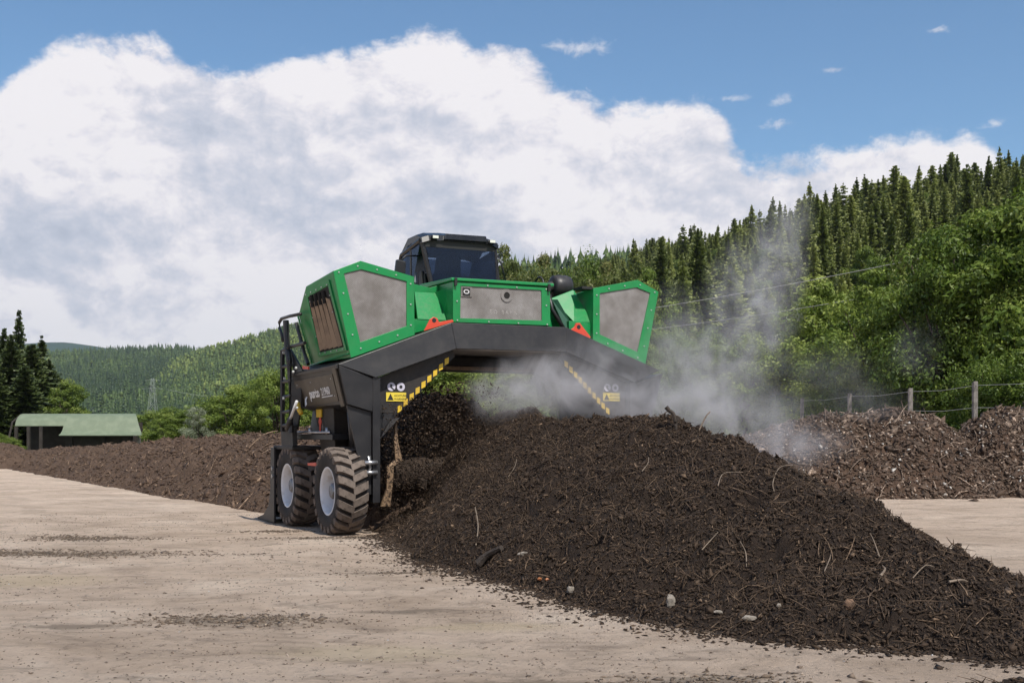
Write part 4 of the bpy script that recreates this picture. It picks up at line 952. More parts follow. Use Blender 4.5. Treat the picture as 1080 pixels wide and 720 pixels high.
def make_leg(s):
    lg = MB().box((min(s * 2.36, s * 2.24), 0.0, .49), (max(s * 2.36, s * 2.24), .12, 2.40)).build('leg', M['black'], T, .008)
    MB().box((min(s * 2.34, s * 2.25), .12, .52), (max(s * 2.34, s * 2.25), 2.40, 2.42)).build('leg_wall', M['black_dirty'], lg, .005)
    MB().xz([(s * 2.757, 1.975), (s * 2.365, 1.865), (s * 2.365, .62), (s * 2.45, .62)], .06, .10).build('leg_plate', M['black'], lg, .004)
    MB().tube([(s * 2.60, .30, 1.9), (s * 2.55, .30, 1.35)], .07, 12).tube([(s * 2.555, .30, 1.4), (s * 2.5, .30, .8)], .035, 10).build('hydraulic_cylinder', M['steel'] if s > 0 else M['black'], lg, 0, True)
    gp = MB().xz([(s * 2.235, 2.39), (s * .99, 2.88), (s * .93, 2.76), (s * 1.86, 1.86), (s * 2.235, 1.86)], .15, .18).build('gusset_panel', M['black_dirty'], lg, .003)
    MB().xz([(s * 2.235, 1.858), (s * 1.9, 1.858), (s * 2.22, 1.47)], .155, .175).build('skirt_plate', M['black'], lg, .003)
    MB().loft([(s * 2.21, .14, 1.44), (s * 1.87, .14, 1.79), (s * 2.02, .10, 1.76)], [(s * 2.21, .15, 1.44), (s * 1.87, .15, 1.79), (s * 2.02, .11, 1.76)]).build('deflector_flap', M['steel'], lg)
    a, b_ = Vector((s * 1.875, .14, 1.875)), Vector((s * .985, .14, 2.72))
    MB().loft([a + Vector((s * .03, 0, -.03)), b_ + Vector((s * .03, 0, -.03)), b_ + Vector((s * .03, 0, .06)), a + Vector((s * .03, 0, .06))],
              [a + Vector((s * .03, .008, -.03)), b_ + Vector((s * .03, .008, -.03)), b_ + Vector((s * .03, .008, .06)), a + Vector((s * .03, .008, .06))]).build('hazard_tape', M['ink'], lg)
    n = 9 if s < 0 else 10
    for k in range(n):
        c = a.lerp(b_, (k + .5) / n - .02) + Vector((s * .03, -.006, .02)); w = .036
        MB().loft([c + Vector((x * s, 0, z)) for x, z in ((w, -.065), (-w * .9, -.03), (-w, .065), (w * .9, .035))],
                  [c + Vector((x * s, .004, z)) for x, z in ((w, -.065), (-w * .9, -.03), (-w, .065), (w * .9, .035))]).build('hazard_stripe', M['yellow'], lg)
    cx = -1.93 if s < 0 else 1.955; zc = 2.105 if s < 0 else 2.155; w, h_ = (.165, .068)
    MB().box((cx - w, .138, zc - h_), (cx + w, .146, zc + h_)).build('warning_label', M['yellow_label'], lg)
    MB().xz([(cx - .145, zc - .05), (cx - .045, zc - .05), (cx - .095, zc + .05)], .134, .1375).build('warning_triangle', M['ink'], lg)
    place_mesh('lettering', text_mesh('ACHTUNG', .045, .001), M['ink'], lg, (cx - .035, .136, zc + .005), (1, 0, 0), (0, 0, 1))
    place_mesh('lettering', text_mesh('WARNING', .045, .001), M['ink'], lg, (cx - .035, .136, zc - .048), (1, 0, 0), (0, 0, 1))
    for dx in (-.078, .078):
        zz = zc + .155; px_ = cx + dx
        MB().tube([(px_, .146, zz), (px_, .140, zz)], .066, 20).build('prohibition_sign', M['violet_white'], lg)
        if dx > 0: MB().tube([(px_, .139, zz), (px_, .137, zz)], .026, 12).build('sign_pictogram', M['ink'], lg)
        else: MB().xz([(px_ - .02, zz + .04), (px_ + .015, zz + .035), (px_ + .005, zz), (px_ + .05, zz - .045), (px_ + .035, zz - .055), (px_ - .02, zz - .01)], .137, .139).build('sign_pictogram', M['ink'], lg)
    if s < 0:
        for z in (1.10, .95):
            MB().tube([(-2.50, -.02, z), (-2.30, -.02, z)], .035, 10).build('hydraulic_fitting', M['steel'], lg, 0, True)
        MB().tube([(-2.42, .0, 1.2), (-2.40, .02, 1.02), (-2.47, .05, .9)], .028, 8).build('hose', M['steel'], lg, 0, True)
    return lg
make_leg(-1); make_leg(1)

# engine pods
def make_pod(s):
    q = -s
    def sec(pts): return [(x * q, y, z) for x, y, z in pts]
    r0 = [(-2.93, .2, 3.985), (-2.50, .2, 4.165), (-1.62, .2, 3.975), (-1.61, .2, 3.07), (-2.65, .2, 2.685)]
    r1 = [(-2.93, 1.55, 3.90), (-2.50, 1.6, 4.07), (-1.62, 1.6, 3.90), (-1.61, 1.6, 3.0), (-2.60, 1.65, 2.70)]
    r2_ = [(-2.82, 2.32, 3.52), (-2.50, 2.3, 3.60), (-1.62, 2.3, 3.5), (-1.61, 2.3, 2.95), (-2.57, 2.28, 2.68)]
    pod = MB().loft(sec(r0), sec(r1), sec(r2_)).build('engine_pod', M['green'], T, .012)
    inn = [(-2.76, .17, 3.955), (-2.485, .17, 4.035), (-1.745, .17, 3.895), (-1.745, .17, 3.205), (-2.50, .17, 2.93)]
    outr = [(x, .17, z) for x, _, z in r0]
    MB().ring(sec(outr), sec(inn), (0, .034, 0)).build('panel_frame', M['green'], pod, .005)
    MB().loft(sec([(x, .188, z) for x, _, z in inn]), sec([(x, .198, z) for x, _, z in inn])).build('mesh_panel', M['mesh'], pod)
    mid = [((a[0] * .5 + b_[0] * .5) * q, .168, a[2] * .5 + b_[2] * .5) for a, b_ in zip(outr, inn)]
    for p in along(mid, 13): bolt(p, pod)
    if s > 0: pass
    def fx(z, o=0.0): return (-2.935 + (3.985 - z) / 1.3 * .28 - o) * q
    # side air grille with its tall folded fins
    gq = [(.24, 2.80), (1.62, 2.78), (1.66, 3.80), (.40, 3.88)]; gi = [(.32, 2.86), (1.52, 2.84), (1.56, 3.73), (.48, 3.80)]
    MB().ring([(fx(z, .0), y, z) for y, z in gq], [(fx(z, .0), y, z) for y, z in gi], (-.02 * q, 0, 0)).build('grille_frame', M['green'], pod, .004)
    MB().loft([(fx(z, .008), y, z) for y, z in gi], [(fx(z, -.002), y, z) for y, z in gi]).build('grille_recess', M['pipe_dark'], pod)
    nf = 5
    for k in range(nf):
        f0 = (k + .5) / nf; yb = .36 + 1.12 * f0; yt = .52 + 1.0 * f0; hw = .082
        zb = 2.89; zt = 3.60
        MB().loft([(fx(zb, .012), yb - hw, zb), (fx(zb, .055), yb, zb - .03), (fx(zb, .012), yb + hw, zb)],
                  [(fx(zt, .012), yt - hw, zt), (fx(zt, .055), yt, zt + .03), (fx(zt, .012), yt + hw, zt)]).build('grille_fin', M['fin'], pod)
        MB().loft([(fx(zb, .0), yb + hw, zb), (fx(zb, .03), yb + hw + .008, zb), (fx(zb, .0), yb + hw + .022, zb)], [(fx(zt, .0), yt + hw, zt), (fx(zt, .03), yt + hw + .008, zt), (fx(zt, .0), yt + hw + .022, zt)]).build('fin_gap_shade', M['pipe_dark'], pod)  # solid dark slivers paint the shade between neighbouring fins
        if k < 4: MB().tube([(fx(3.55, .04), yt + .10, 3.55), (fx(3.72, .03), yt + .10, 3.74)], .036, 8).build('grille_slot', M['pipe_dark'], pod)
    for k in range(5): bolt((fx(2.82, .03), .36 + .28 * k, 2.825), pod, R(-90) * q); bolt((fx(3.80, .03), .48 + .27 * k, 3.81 - .01 * k), pod, R(-90) * q)
    for z in (3.1, 3.4, 3.65): bolt((fx(z, .02), .53 - (z - 2.85) * .08, z), pod, R(-90) * q); bolt((fx(z, .02), 1.53 - (z - 2.85) * .08, z), pod, R(-90) * q)
    # thin bright edge trims
    MB().tube([(fx(2.74, .01), .22, 2.75), (fx(2.7, .01), 1.65, 2.69), (fx(2.68, -.02), 2.27, 2.67)], .014, 6).build('edge_trim', M['green'], pod)
    MB().tube([(-2.585 * q, 2.29, 2.68), (-2.83 * q, 2.335, 3.52)], .016, 6).build('edge_trim', M['green'], pod)
    return pod
make_pod(-1); make_pod(1)

# centre housing with its lid and mesh
ch = MB().loft([(-1.0, .10, 3.285), (.745, .10, 3.30), (.735, .10, 3.93), (-1.0, .10, 3.93)], [(-1.0, 1.3, 3.285), (.745, 1.3, 3.30), (.735, 1.3, 3.93), (-1.0, 1.3, 3.93)]).build('center_housing', M['green'], T, .008)
MB().loft([(-1.04, .05, 3.935), (.80, .05, 3.945), (.80, .05, 3.995), (-1.04, .05, 3.985)], [(-1.04, 1.35, 3.935), (.80, 1.35, 3.945), (.80, 1.35, 4.03), (-1.04, 1.35, 4.02)]).build('lid', M['green'], ch, .012)
co_ = [(-1.0, .075, 3.29), (.745, .075, 3.305), (.735, .075, 3.925), (-1.0, .075, 3.925)]; ci_ = [(-.875, .075, 3.355), (.588, .075, 3.38), (.578, .075, 3.875), (-.868, .075, 3.865)]
MB().ring(co_, ci_, (0, .03, 0)).build('panel_frame', M['green'], ch, .004)
MB().loft([(x, .092, z) for x, _, z in ci_], [(x, .099, z) for x, _, z in ci_]).build('mesh_panel', M['mesh'], ch)
for p in ([(x, .073, 3.895) for x in (-.4, .12, .66)] + [(x, .073, 3.32) for x in (-.93, -.38, .15, .68)] + [(-.935, .073, 3.62), (.665, .073, 3.63)]): bolt(p, ch)
for x in (-.97, .70): MB().box((x - .02, .03, 3.86), (x + .025, .07, 3.98)).build('lid_latch', M['ink'], ch, .003)
MB().box((-.86, .078, 3.70), (-.67, .091, 3.855)).build('badge_plate', M['mesh'], ch)
MB().box((-.835, .072, 3.715), (-.705, .078, 3.84)).build('badge', M['ink'], ch, .004)
MB().ring([(-.77 + .05 * math.cos(a), .0705, 3.778 + .035 * math.sin(a)) for a in np.linspace(0, 5.9, 16)], [(-.77 + .035 * math.cos(a), .0705, 3.778 + .022 * math.sin(a)) for a in np.linspace(0, 5.9, 16)], (0, .002, 0)).build('badge_mark', M['white'], ch)
MB().ring([(-.052 + .105 * math.cos(a), .078, 3.755 + .105 * math.sin(a)) for a in np.linspace(0, 6.0, 20)], [(-.052 + .055 * math.cos(a), .078, 3.755 + .055 * math.sin(a)) for a in np.linspace(0, 6.0, 20)], (0, .014, 0)).build('port_ring', M['mesh'], ch)
MB().tube([(-.052, .090, 3.755), (-.052, .086, 3.755)], .056, 20).build('port', M['pipe_dark'], ch)
place_mesh('faded_lettering', text_mesh('T O   B A K K', .085, .001), paint('faded_print', (.36, .34, .325), (.24, .225, .21), .6, scale=25), ch, (-.36, .0905, 3.455), (1, 0, .01), (0, 0, 1))
# left bridge between pod and housing
lb = MB().loft([(-1.60, .32, 3.10), (-1.0, .32, 3.27), (-1.0, .32, 3.335), (-1.60, .32, 3.335)], [(-1.60, 1.2, 3.10), (-1.0, 1.2, 3.27), (-1.0, 1.2, 3.335), (-1.60, 1.2, 3.335)]).build('bridge_cover', M['green'], T, .004)
MB().loft([(-1.50, .31, 3.335), (-.985, .31, 3.335), (-1.07, .62, 3.80), (-1.43, .62, 3.80)], [(-1.50, .36, 3.335), (-.985, .36, 3.335), (-1.07, .67, 3.80), (-1.43, .67, 3.80)]).build('sloped_cover', M['green'], lb, .004)
MB().loft([(-.985, .315, 3.335), (-1.07, .625, 3.80), (-1.0, .32, 3.86)], [(-.995, .36, 3.335), (-1.08, .66, 3.80), (-1.002, .36, 3.80)]).build('corner_cover', M['green'], lb)
MB().loft([(-1.62, .63, 3.80), (-1.0, .63, 3.80), (-1.0, .63, 3.93), (-1.16, .63, 3.88), (-1.62, .63, 3.955)], [(-1.62, 1.2, 3.80), (-1.0, 1.2, 3.80), (-1.0, 1.2, 3.93), (-1.16, 1.2, 3.86), (-1.62, 1.2, 3.93)]).build('top_cover', M['green'], lb, .004)
MB().loft([(-1.60, .8, 3.2), (-1.0, .8, 3.2), (-1.0, .8, 3.85), (-1.60, .8, 3.85)], [(-1.60, .84, 3.2), (-1.0, .84, 3.2), (-1.0, .84, 3.85), (-1.60, .84, 3.85)]).build('back_plate', M['green'], lb)
# right bridge
rb = MB().loft([(1.20, .26, 3.12), (1.62, .26, 3.02), (1.62, .26, 3.40), (1.20, .26, 3.42)], [(1.20, 1.2, 3.12), (1.62, 1.2, 3.02), (1.62, 1.2, 3.40), (1.20, 1.2, 3.42)]).build('bridge_cover', M['green'], T, .004)
MB().loft([(1.30, .27, 3.41), (1.665, .27, 3.41), (1.50, .62, 3.99), (1.06, .62, 3.82)], [(1.30, .32, 3.41), (1.665, .32, 3.41), (1.50, .67, 3.99), (1.06, .67, 3.82)]).build('sloped_cover', M['green'], rb, .004)
MB().loft([(.80, .72, 3.25), (1.5, .72, 3.25), (1.5, .72, 3.8), (.80, .72, 3.8)], [(.80, .76, 3.25), (1.5, .76, 3.25), (1.5, .76, 3.8), (.80, .76, 3.8)]).build('back_plate', M['green'], rb)
MB().plate([(.98, .45, 3.78), (1.06, .40, 3.78), (1.32, .30, 3.30), (1.16, .32, 3.30)], .03).build('dark_gusset', paint('deep_green_paint', (.004, .07, .035), None, .5), rb)
MB().tube([(.90, .4, 3.85), (.93, .36, 3.6), (1.13, .30, 3.28)], .035, 8).build('brace', M['black'], rb, 0, True)
MB().box((1.42, .2, 3.955), (1.62, .5, 4.0)).build('hinge', M['ink'], rb, .004)

# lifting lugs
for pts_ in ([(-1.50, 3.13), (-1.40, 3.315), (-1.34, 3.355), (-1.28, 3.335), (-1.25, 3.275), (-1.02, 3.325), (-1.0, 3.29)], [(1.12, 3.25), (1.19, 3.30), (1.22, 3.365), (1.29, 3.37), (1.34, 3.31), (1.50, 3.14), (1.45, 3.10)]):
    lug = MB().xz(pts_, .05, .085).build('lifting_lug', M['red'], T, .004)
    hx = -1.335 if pts_[0][0] < 0 else 1.265
    MB().tube([(hx, .046, 3.30), (hx, .049, 3.30)], .035, 14).build('lug_hole', M['ink'], lug)

# exhaust elbow right of the housing
ex = MB().tube([(1.03, .95, 3.3), (1.03, .95, 3.85), (1.06, .93, 3.98), (1.2, .9, 4.05), (1.34, .9, 4.06)], .085, 14, .10).build('exhaust_pipe', M['black'], T, 0, True)
MB().lathe([(.03, 0), (.15, 0), (.19, .03), (.205, .12), (.205, .27), (.185, .33), (.10, .36), (.0, .36)], (1.22, .9, 4.06), 28).build('exhaust_silencer', M['black'], ex, 0, True)
MB().lathe([(.145, 0), (.165, -.02), (.185, 0), (.165, .02)], (.98, .9, 4.04), 24, True).build('intake_ring', M['black'], ex, 0, True)

# cab
CB = MB().loft([(-.84, 1.32, 3.75), (.43, 1.32, 3.75), (.43, 1.32, 4.05), (-.84, 1.32, 4.0)], [(-.95, 2.75, 3.75), (.43, 2.75, 3.75), (.43, 2.75, 4.05), (-.95, 2.75, 4.0)]).build('cab', M['cab_paint'], T, .01)
prof = [(1.36, 4.76), (1.40, 4.86), (1.62, 4.93), (2.0, 4.92), (2.30, 4.72), (2.34, 4.62), (2.26, 4.60), (1.98, 4.80), (1.45, 4.76)]
MB().loft([(-.99, y, z - .045) for y, z in prof], [(-.86, y, z + .0) for y, z in prof], [(-.58, y, z + .02) for y, z in prof], [(.20, y, z + .02) for y, z in prof], [(.34, y, z - .01) for y, z in prof], [(.44, y, z - .05) for y, z in prof]).build('cab_roof', M['cab_paint'], CB, .006)
MB().loft([(-.60, 1.33, 4.80), (.21, 1.33, 4.81), (.19, 1.35, 4.91), (-.56, 1.35, 4.90)], [(-.60, 1.40, 4.80), (.21, 1.40, 4.81), (.19, 1.40, 4.915), (-.56, 1.40, 4.905)]).build('roof_fascia', M['cab_paint'], CB, .006)
def pillar(a, b_, w=.05): MB().tube([a, b_], w, 6).build('cab_pillar', M['cab_paint'], CB)
pillar((-.95, 1.46, 4.76), (-.80, 1.36, 3.95), .045); pillar((.40, 1.46, 4.76), (.44, 1.36, 3.95), .04)
pillar((-.98, 2.30, 4.62), (-.99, 2.66, 3.95), .045); pillar((.42, 2.30, 4.62), (.42, 2.66, 3.95), .045)
pillar((-.97, 1.86, 4.78), (-.93, 1.95, 3.95), .035); pillar((-.98, 1.46, 4.77), (-.985, 2.30, 4.63), .04)
MB().loft([(-.90, 1.405, 4.66), (.375, 1.405, 4.67), (.41, 1.36, 4.02), (-.77, 1.36, 4.0)], [(-.90, 1.415, 4.66), (.375, 1.415, 4.67), (.41, 1.37, 4.02), (-.77, 1.37, 4.0)]).build('rear_window', M['glass'], CB)
MB().box((-.92, 1.40, 4.665), (.39, 1.44, 4.78)).build('window_visor', M['ink'], CB)
for p4 in (((-.965, 1.50, 4.72), (-.98, 1.83, 4.74), (-.94, 1.92, 4.0), (-.84, 1.42, 4.0)), ((-.98, 1.9, 4.74), (-.985, 2.27, 4.6), (-.99, 2.6, 4.0), (-.95, 1.98, 4.0)), ((.42, 1.5, 4.72), (.42, 2.27, 4.6), (.42, 2.6, 4.05), (.435, 1.42, 4.05))):
    MB().plate(p4, .008).build('side_window', M['glass'], CB)
MB().plate([(-.95, 2.32, 4.6), (.40, 2.32, 4.6), (.40, 2.66, 4.0), (-.95, 2.66, 4.0)], .008).build('front_window', M['glass'], CB)
MB().box((-.90, 1.46, 3.95), (.36, 1.50, 4.22)).build('rear_bulkhead', M['cabin'], CB)
MB().loft([(-.55, 1.9, 4.0), (-.05, 1.9, 4.0), (-.08, 1.78, 4.55), (-.20, 1.74, 4.66), (-.40, 1.74, 4.66), (-.52, 1.78, 4.55)], [(-.55, 2.0, 4.0), (-.05, 2.0, 4.0), (-.08, 1.88, 4.55), (-.20, 1.84, 4.66), (-.40, 1.84, 4.66), (-.52, 1.88, 4.55)]).build('seat', M['seat'], CB, .02)
MB().box((-.82, 1.6, 4.70), (.36, 2.2, 4.76)).build('headliner', M['cabin'], CB)
for x in (-.77, .29):
    MB().box((x - .06, 1.30, 4.79), (x + .06, 1.37, 4.85)).build('work_light', M['black'], CB, .01)
    MB().box((x - .05, 1.293, 4.80), (x + .05, 1.30, 4.845)).build('lamp_lens', M['lens'], CB)
MB().tube([(.45, 1.42, 4.62), (.50, 1.38, 4.45), (.58, 1.36, 4.12)], .018, 6).build('grab_handle', M['cab_paint'], CB, 0, True)
MB().tube([(-.98, 1.75, 4.55), (-1.18, 1.62, 4.52), (-1.28, 1.60, 4.42)], .016, 6).build('mirror_arm', M['black'], CB, 0, True)
MB().loft([(-1.38, 1.58, 4.22), (-1.20, 1.56, 4.20), (-1.19, 1.56, 4.42), (-1.35, 1.58, 4.45)], [(-1.38, 1.66, 4.22), (-1.20, 1.64, 4.20), (-1.19, 1.64, 4.42), (-1.35, 1.66, 4.45)]).build('mirror', M['cab_paint'], CB, .02)
MB().box((-.95, 1.75, 4.10), (-.80, 1.80, 4.30)).build('side_panel', M['lens'], CB, .01)
MB().box((-.94, 1.52, 3.9), (-.84, 1.62, 4.28)).build('door_handle', M['black'], CB, .02)

# wheels
RW, WW = .675, .45
def lug_mesh():
    b_ = MB(); n = 4; secs = []
    for i in range(n + 1):
        f0 = i / n; w = .232 * (1 - f0) + -.012 * f0; th = .17 * f0
        drop = .035 * max(0, 1 - f0 * 3.2) ** 2
        wd = .078 + .008 * (1 - f0)
        ring_ = []
        for rr, dth in ((RW - drop - .002, -wd), (RW - drop - .002, wd), (RW - .065 - drop, wd * 1.12), (RW - .065 - drop, -wd * 1.12)):
            ring_.append((w, rr * math.cos(th + dth), rr * math.sin(th + dth)))
        secs.append(ring_)
    b_.loft(*secs)
    b_.loft([(.232, (RW - .037) * math.cos(d), (RW - .037) * math.sin(d)) for d in (-.085, .085)] + [(.235, (RW - .13) * math.cos(d), (RW - .13) * math.sin(d)) for d in (.05, -.05)],
            [(.21, (RW - .037) * math.cos(d), (RW - .037) * math.sin(d)) for d in (-.085, .085)] + [(.215, (RW - .13) * math.cos(d), (RW - .13) * math.sin(d)) for d in (.05, -.05)])
    return b_.mesh('tread_lug', M['lug'])
LUG = lug_mesh()
tyre_me = MB().lathe([(.355, -.18), (.40, -.215), (.52, -.232), (.585, -.222), (.61, -.20), (.618, -.10), (.62, 0), (.618, .10), (.61, .20), (.585, .222), (.52, .232), (.40, .215), (.355, .18), (.34, 0)], (0, 0, 0), 64, True).mesh('tyre', M['rubber'], True)
rim_me = MB().lathe([(.372, -.205), (.352, -.21), (.338, -.17), (.318, -.08), (.30, .0), (.285, .09)], (0, 0, 0), 48).mesh('rim', M['rim'], True)
disc_me = MB().lathe([(.287, .09), (.24, .12), (.16, .10), (.13, .09)], (0, 0, 0), 40).mesh('rim_disc', M['hub'], True)  # darker grey puts the shade of the deep dish into the colour
hub_me = MB().lathe([(.001, -.15), (.10, -.15), (.12, -.13), (.125, -.06), (.155, -.05), (.165, -.02), (.17, .10)], (0, 0, 0), 28).mesh('hub', M['hub'], True)
nut = MB(); nut.tube([(0, 0, 0), (-.035, 0, 0)], .014, 6); NUT = nut.mesh('wheel_nut', M['hub'])
def make_wheel(x, y, side, rot):
    w = link('wheel', tyre_me, T); w.name = 'wheel'; w.location = (x, y, RW - .012); w.rotation_euler = (rot, 0, 0)
    if side > 0: w.scale = (-1, 1, 1)
    n = 22
    for k in range(n):
        for s in (1, -1):
            o = link('tread_lug', LUG, w); o.rotation_euler = (2 * math.pi * (k + (.5 if s < 0 else 0)) / n, 0, 0); o.scale = (s, 1, 1)
    link('rim', rim_me, w); link('rim_disc', disc_me, w); link('hub', hub_me, w)
    for k in range(10):
        a = 2 * math.pi * k / 10; o = link('wheel_nut', NUT, w); o.location = (.10, .215 * math.cos(a), .215 * math.sin(a))
    return w
for y, rt in ((.45, .1), (2.60, .23)):
    make_wheel(-2.725, y, -1, rt); make_wheel(2.725, y, 1, rt + .3)
for s in (-1, 1):
    bg = MB().box((min(s * 2.47, s * 2.37), .2, .50), (max(s * 2.47, s * 2.37), 2.85, .82)).build('bogie_beam', M['black_dirty'], T, .02)
    MB().tube([(s * 2.7, .45, .663), (s * 2.4, .45, .663)], .10, 14).build('axle', M['black_dirty'], bg)
    MB().tube([(s * 2.7, 2.6, .663), (s * 2.4, 2.6, .663)], .10, 14).build('axle', M['black_dirty'], bg)
    MB().loft([(s * 2.62, 1.1, 1.98), (s * 2.36, 1.1, 1.98), (s * 2.36, 2.1, 1.98), (s * 2.62, 2.1, 1.98)], [(s * 2.50, 1.3, .75), (s * 2.36, 1.3, .75), (s * 2.36, 1.8, .75), (s * 2.50, 1.8, .75)]).build('wheel_column', M['black_dirty'], bg, .01)

# left side: platform bar, tool box, red marker, ladder, rails, clearing blade
pf = MB().box((-2.72, .85, 1.44), (-2.42, 3.45, 1.53)).build('side_platform', M['black'], T, .008)
MB().tube([(-2.74, .9, 1.56), (-2.74, 2.6, 1.56), (-2.74, 3.3, 1.50)], .02, 6).build('platform_pipe', M['steel'], pf, 0, True)
for y in (1.1, 2.0, 2.95): MB().tube([(-2.72, y, 1.53), (-2.72, y, 1.63)], .03, 8).build('pipe_fitting', M['steel'], pf, 0, True)
tb = MB().loft([(-2.60, 1.30, 1.53), (-2.40, 1.30, 1.53), (-2.40, 2.44, 1.53), (-2.60, 2.44, 1.53)], [(-2.56, 1.72, 1.93), (-2.40, 1.72, 1.93), (-2.40, 2.36, 1.93), (-2.56, 2.36, 1.93)]).build('tool_box', M['black'], T, .008)
MB().box((-2.60, 1.70, 1.53), (-2.585, 1.74, 1.90)).build('box_rib', M['steel'], tb)
a_ = at(337.5, 446, x=-2.62)
MB().plate([(a_.x, a_.y + .0, a_.z + .14), (a_.x, a_.y - .09, a_.z + .02), (a_.x, a_.y - .04, a_.z - .03), (a_.x, a_.y - .04, a_.z - .14), (a_.x, a_.y + .04, a_.z - .16), (a_.x, a_.y + .04, a_.z - .03), (a_.x, a_.y + .09, a_.z + .02)], .004).build('red_arrow', M['red'], tb)
a_ = at(336, 436, x=-2.64)
MB().box((a_.x, a_.y - .13, a_.z - .06), (a_.x + .02, a_.y + .13, a_.z + .07)).build('yellow_plate', M['yellow'], tb)
MB().loft([(-2.93, 1.03, 1.03), (-2.93, 1.45, 1.03), (-2.93, 1.47, 1.07), (-2.93, 1.03, 1.09)], [(-2.86, 1.03, 1.03), (-2.86, 1.45, 1.03), (-2.86, 1.47, 1.07), (-2.86, 1.03, 1.09)]).build('red_marker', M['red'], T, .005)
MB().tube([(-2.6, 1.55, .9), (-2.62, 1.5, 1.15), (-2.58, 1.42, 1.3)], .045, 10).build('hydraulic_hose', M['hub'], T, 0, True)

def P3(lst, x): return [tuple(at(a, b_, x=x)) for a, b_ in lst]
hrail = MB().tube(P3([(317, 331), (305, 333.5), (297, 336), (294.6, 340), (295, 346), (297, 352), (298.5, 360)], -2.98), .028, 8).build('handrail', M['black'], T, 0, True)
ld = MB().tube(P3([(301.5, 338), (302, 352), (303, 366), (305, 380), (307, 456)], -2.98), .052, 8).build('ladder', M['black'], T)
MB().tube(P3([(312.5, 341), (317, 357), (321, 372), (325, 384)], -2.9), .032, 8).build('ladder_rail', M['black'], ld)
MB().tube(P3([(305, 366), (321.5, 361.5)], -2.94), .03, 8).build('ladder_rail', M['black'], ld)
MB().tube(P3([(298, 369), (298, 455)], -2.98), .042, 6).build('ladder_rail', M['black'], ld)
MB().tube(P3([(298, 370), (305, 366)], -2.98), .035, 6).build('ladder_rail', M['black'], ld)
for py_ in (386, 402, 418, 434, 448): MB().tube(P3([(297.5, py_ + 1), (306.5, py_ - 1)], -2.98), .028, 6).build('ladder_rung', M['black'], ld)
MB().plate(P3([(306, 368), (319, 391), (309, 394)], -2.92), .03).build('ladder_gusset', M['black'], ld)
MB().plate(P3([(307, 392), (318, 396), (317, 430), (313, 452), (307, 456)], -2.85), .03).build('ladder_bracket', M['black_dirty'], ld)
MB().tube(P3([(313, 423), (306.5, 441)], -3.02), .025, 8).build('piston_rod', M['white'], ld, 0, True)
MB().tube(P3([(306.5, 441), (303, 452)], -3.02), .05, 8).build('piston_body', M['black'], ld, 0, True)
for p in ((301, 399), (300, 372), (313, 388), (310, 392), (314, 430), (300, 420)):
    q = at(*p, x=-3.0); o = link('bolt', BOLT, ld); o.location = q; o.rotation_euler = (0, 0, R(-90)); o.scale = (1.9, 2.5, 1.9)
q = at(316, 431, x=-2.95); MB().tube([(q.x, q.y - .08, q.z - .07), (q.x, q.y + .05, q.z), (q.x, q.y + .1, q.z + .1)], .04, 8).build('yellow_coupling', M['yellow'], ld, 0, True)
MB().plate(P3([(319, 385.5), (325, 386.5), (325, 389.5), (319, 389)], -2.92), .02).build('red_catch', M['red'], ld)
MB().plate(P3([(296, 450), (308, 449), (309, 470), (297, 472)], -2.95), .08).build('ladder_foot', M['black_dirty'], ld)

cb = MB().yz([(3.16, 1.30), (3.38, 1.30), (3.40, .55), (3.52, .28), (3.85, .10), (4.25, .03), (4.25, .0), (3.16, .0)], -3.0, -2.965).build('clearing_blade', M['black'], T, .005)
mb = MB(); cur = [(3.22, 1.28), (3.22, .62), (3.34, .34), (3.62, .14), (4.18, .02)]
for (a, b_), (c, d) in zip(cur[:-1], cur[1:]): mb.loft([(-2.964, a, b_), (-2.964, c, d), (-2.964, c + .02, d + .03), (-2.964, a + .03, b_ + .01)], [(-2.25, a, b_), (-2.25, c, d), (-2.25, c + .02, d + .03), (-2.25, a + .03, b_ + .01)])
mb.build('moldboard', M['black'], cb)
MB().box((-2.96, 2.2, 1.27), (-2.3, 3.36, 1.33)).build('blade_arm', M['black_dirty'], cb, .01)
for z in (.93, .80): MB().tube([(-3.02, 3.24, z), (-3.0, 3.24, z)], .035, 10).build('blade_bolt', M['steel'], cb)

# rotor with throwing blades
rt = MB().lathe([(.0, -1.98), (.27, -1.98), (.27, 1.98), (.0, 1.98)], (0, 1.1, .88), 36).build('rotor', M['rotor'], T, 0, True)
rr_ = random.Random(4)
for k in range(26):
    x = -1.85 + 3.7 * k / 25; a = k * 2.4
    c = Vector((x, 1.1, .88)); d = Vector((0, math.cos(a), math.sin(a))); t_ = Vector((0, -math.sin(a), math.cos(a))); w = Vector((.05, 0, 0))
    MB().loft([c + d * .24 - w, c + d * .30 + w, c + d * .30 + w + t_ * .05, c + d * .30 - w + t_ * .05], [c + d * .50 - w * .7, c + d * .50 + w * .7, c + d * .50 + w + t_ * .14, c + d * .50 - w + t_ * .14]).build('rotor_blade', M['rotor'], rt, .006)
# the bent throwing arm that shows beside the left leg
pa = [at(427, 432, y=.40), at(418, 446, y=.40), at(418, 466, y=.38), at(421, 485, y=.36), at(412, 492, y=.34), at(411, 515, y=.34), at(407, 534, y=.34)]
for k, (w0, w1) in zip(range(1, 6), ((.015, .035), (.035, .06), (.07, .05), (.06, .05), (.045, .08))):
    a, b_ = pa[k], pa[k + 1]
    MB().loft([a + Vector((-w0, 0, 0)), a + Vector((w0, 0, 0)), a + Vector((w0, .06, 0)), a + Vector((-w0, .06, 0))],
              [b_ + Vector((-w1, 0, 0)), b_ + Vector((w1, 0, 0)), b_ + Vector((w1, .06, 0)), b_ + Vector((-w1, .06, 0))]).build('throwing_arm', M['worn'], rt, .008)

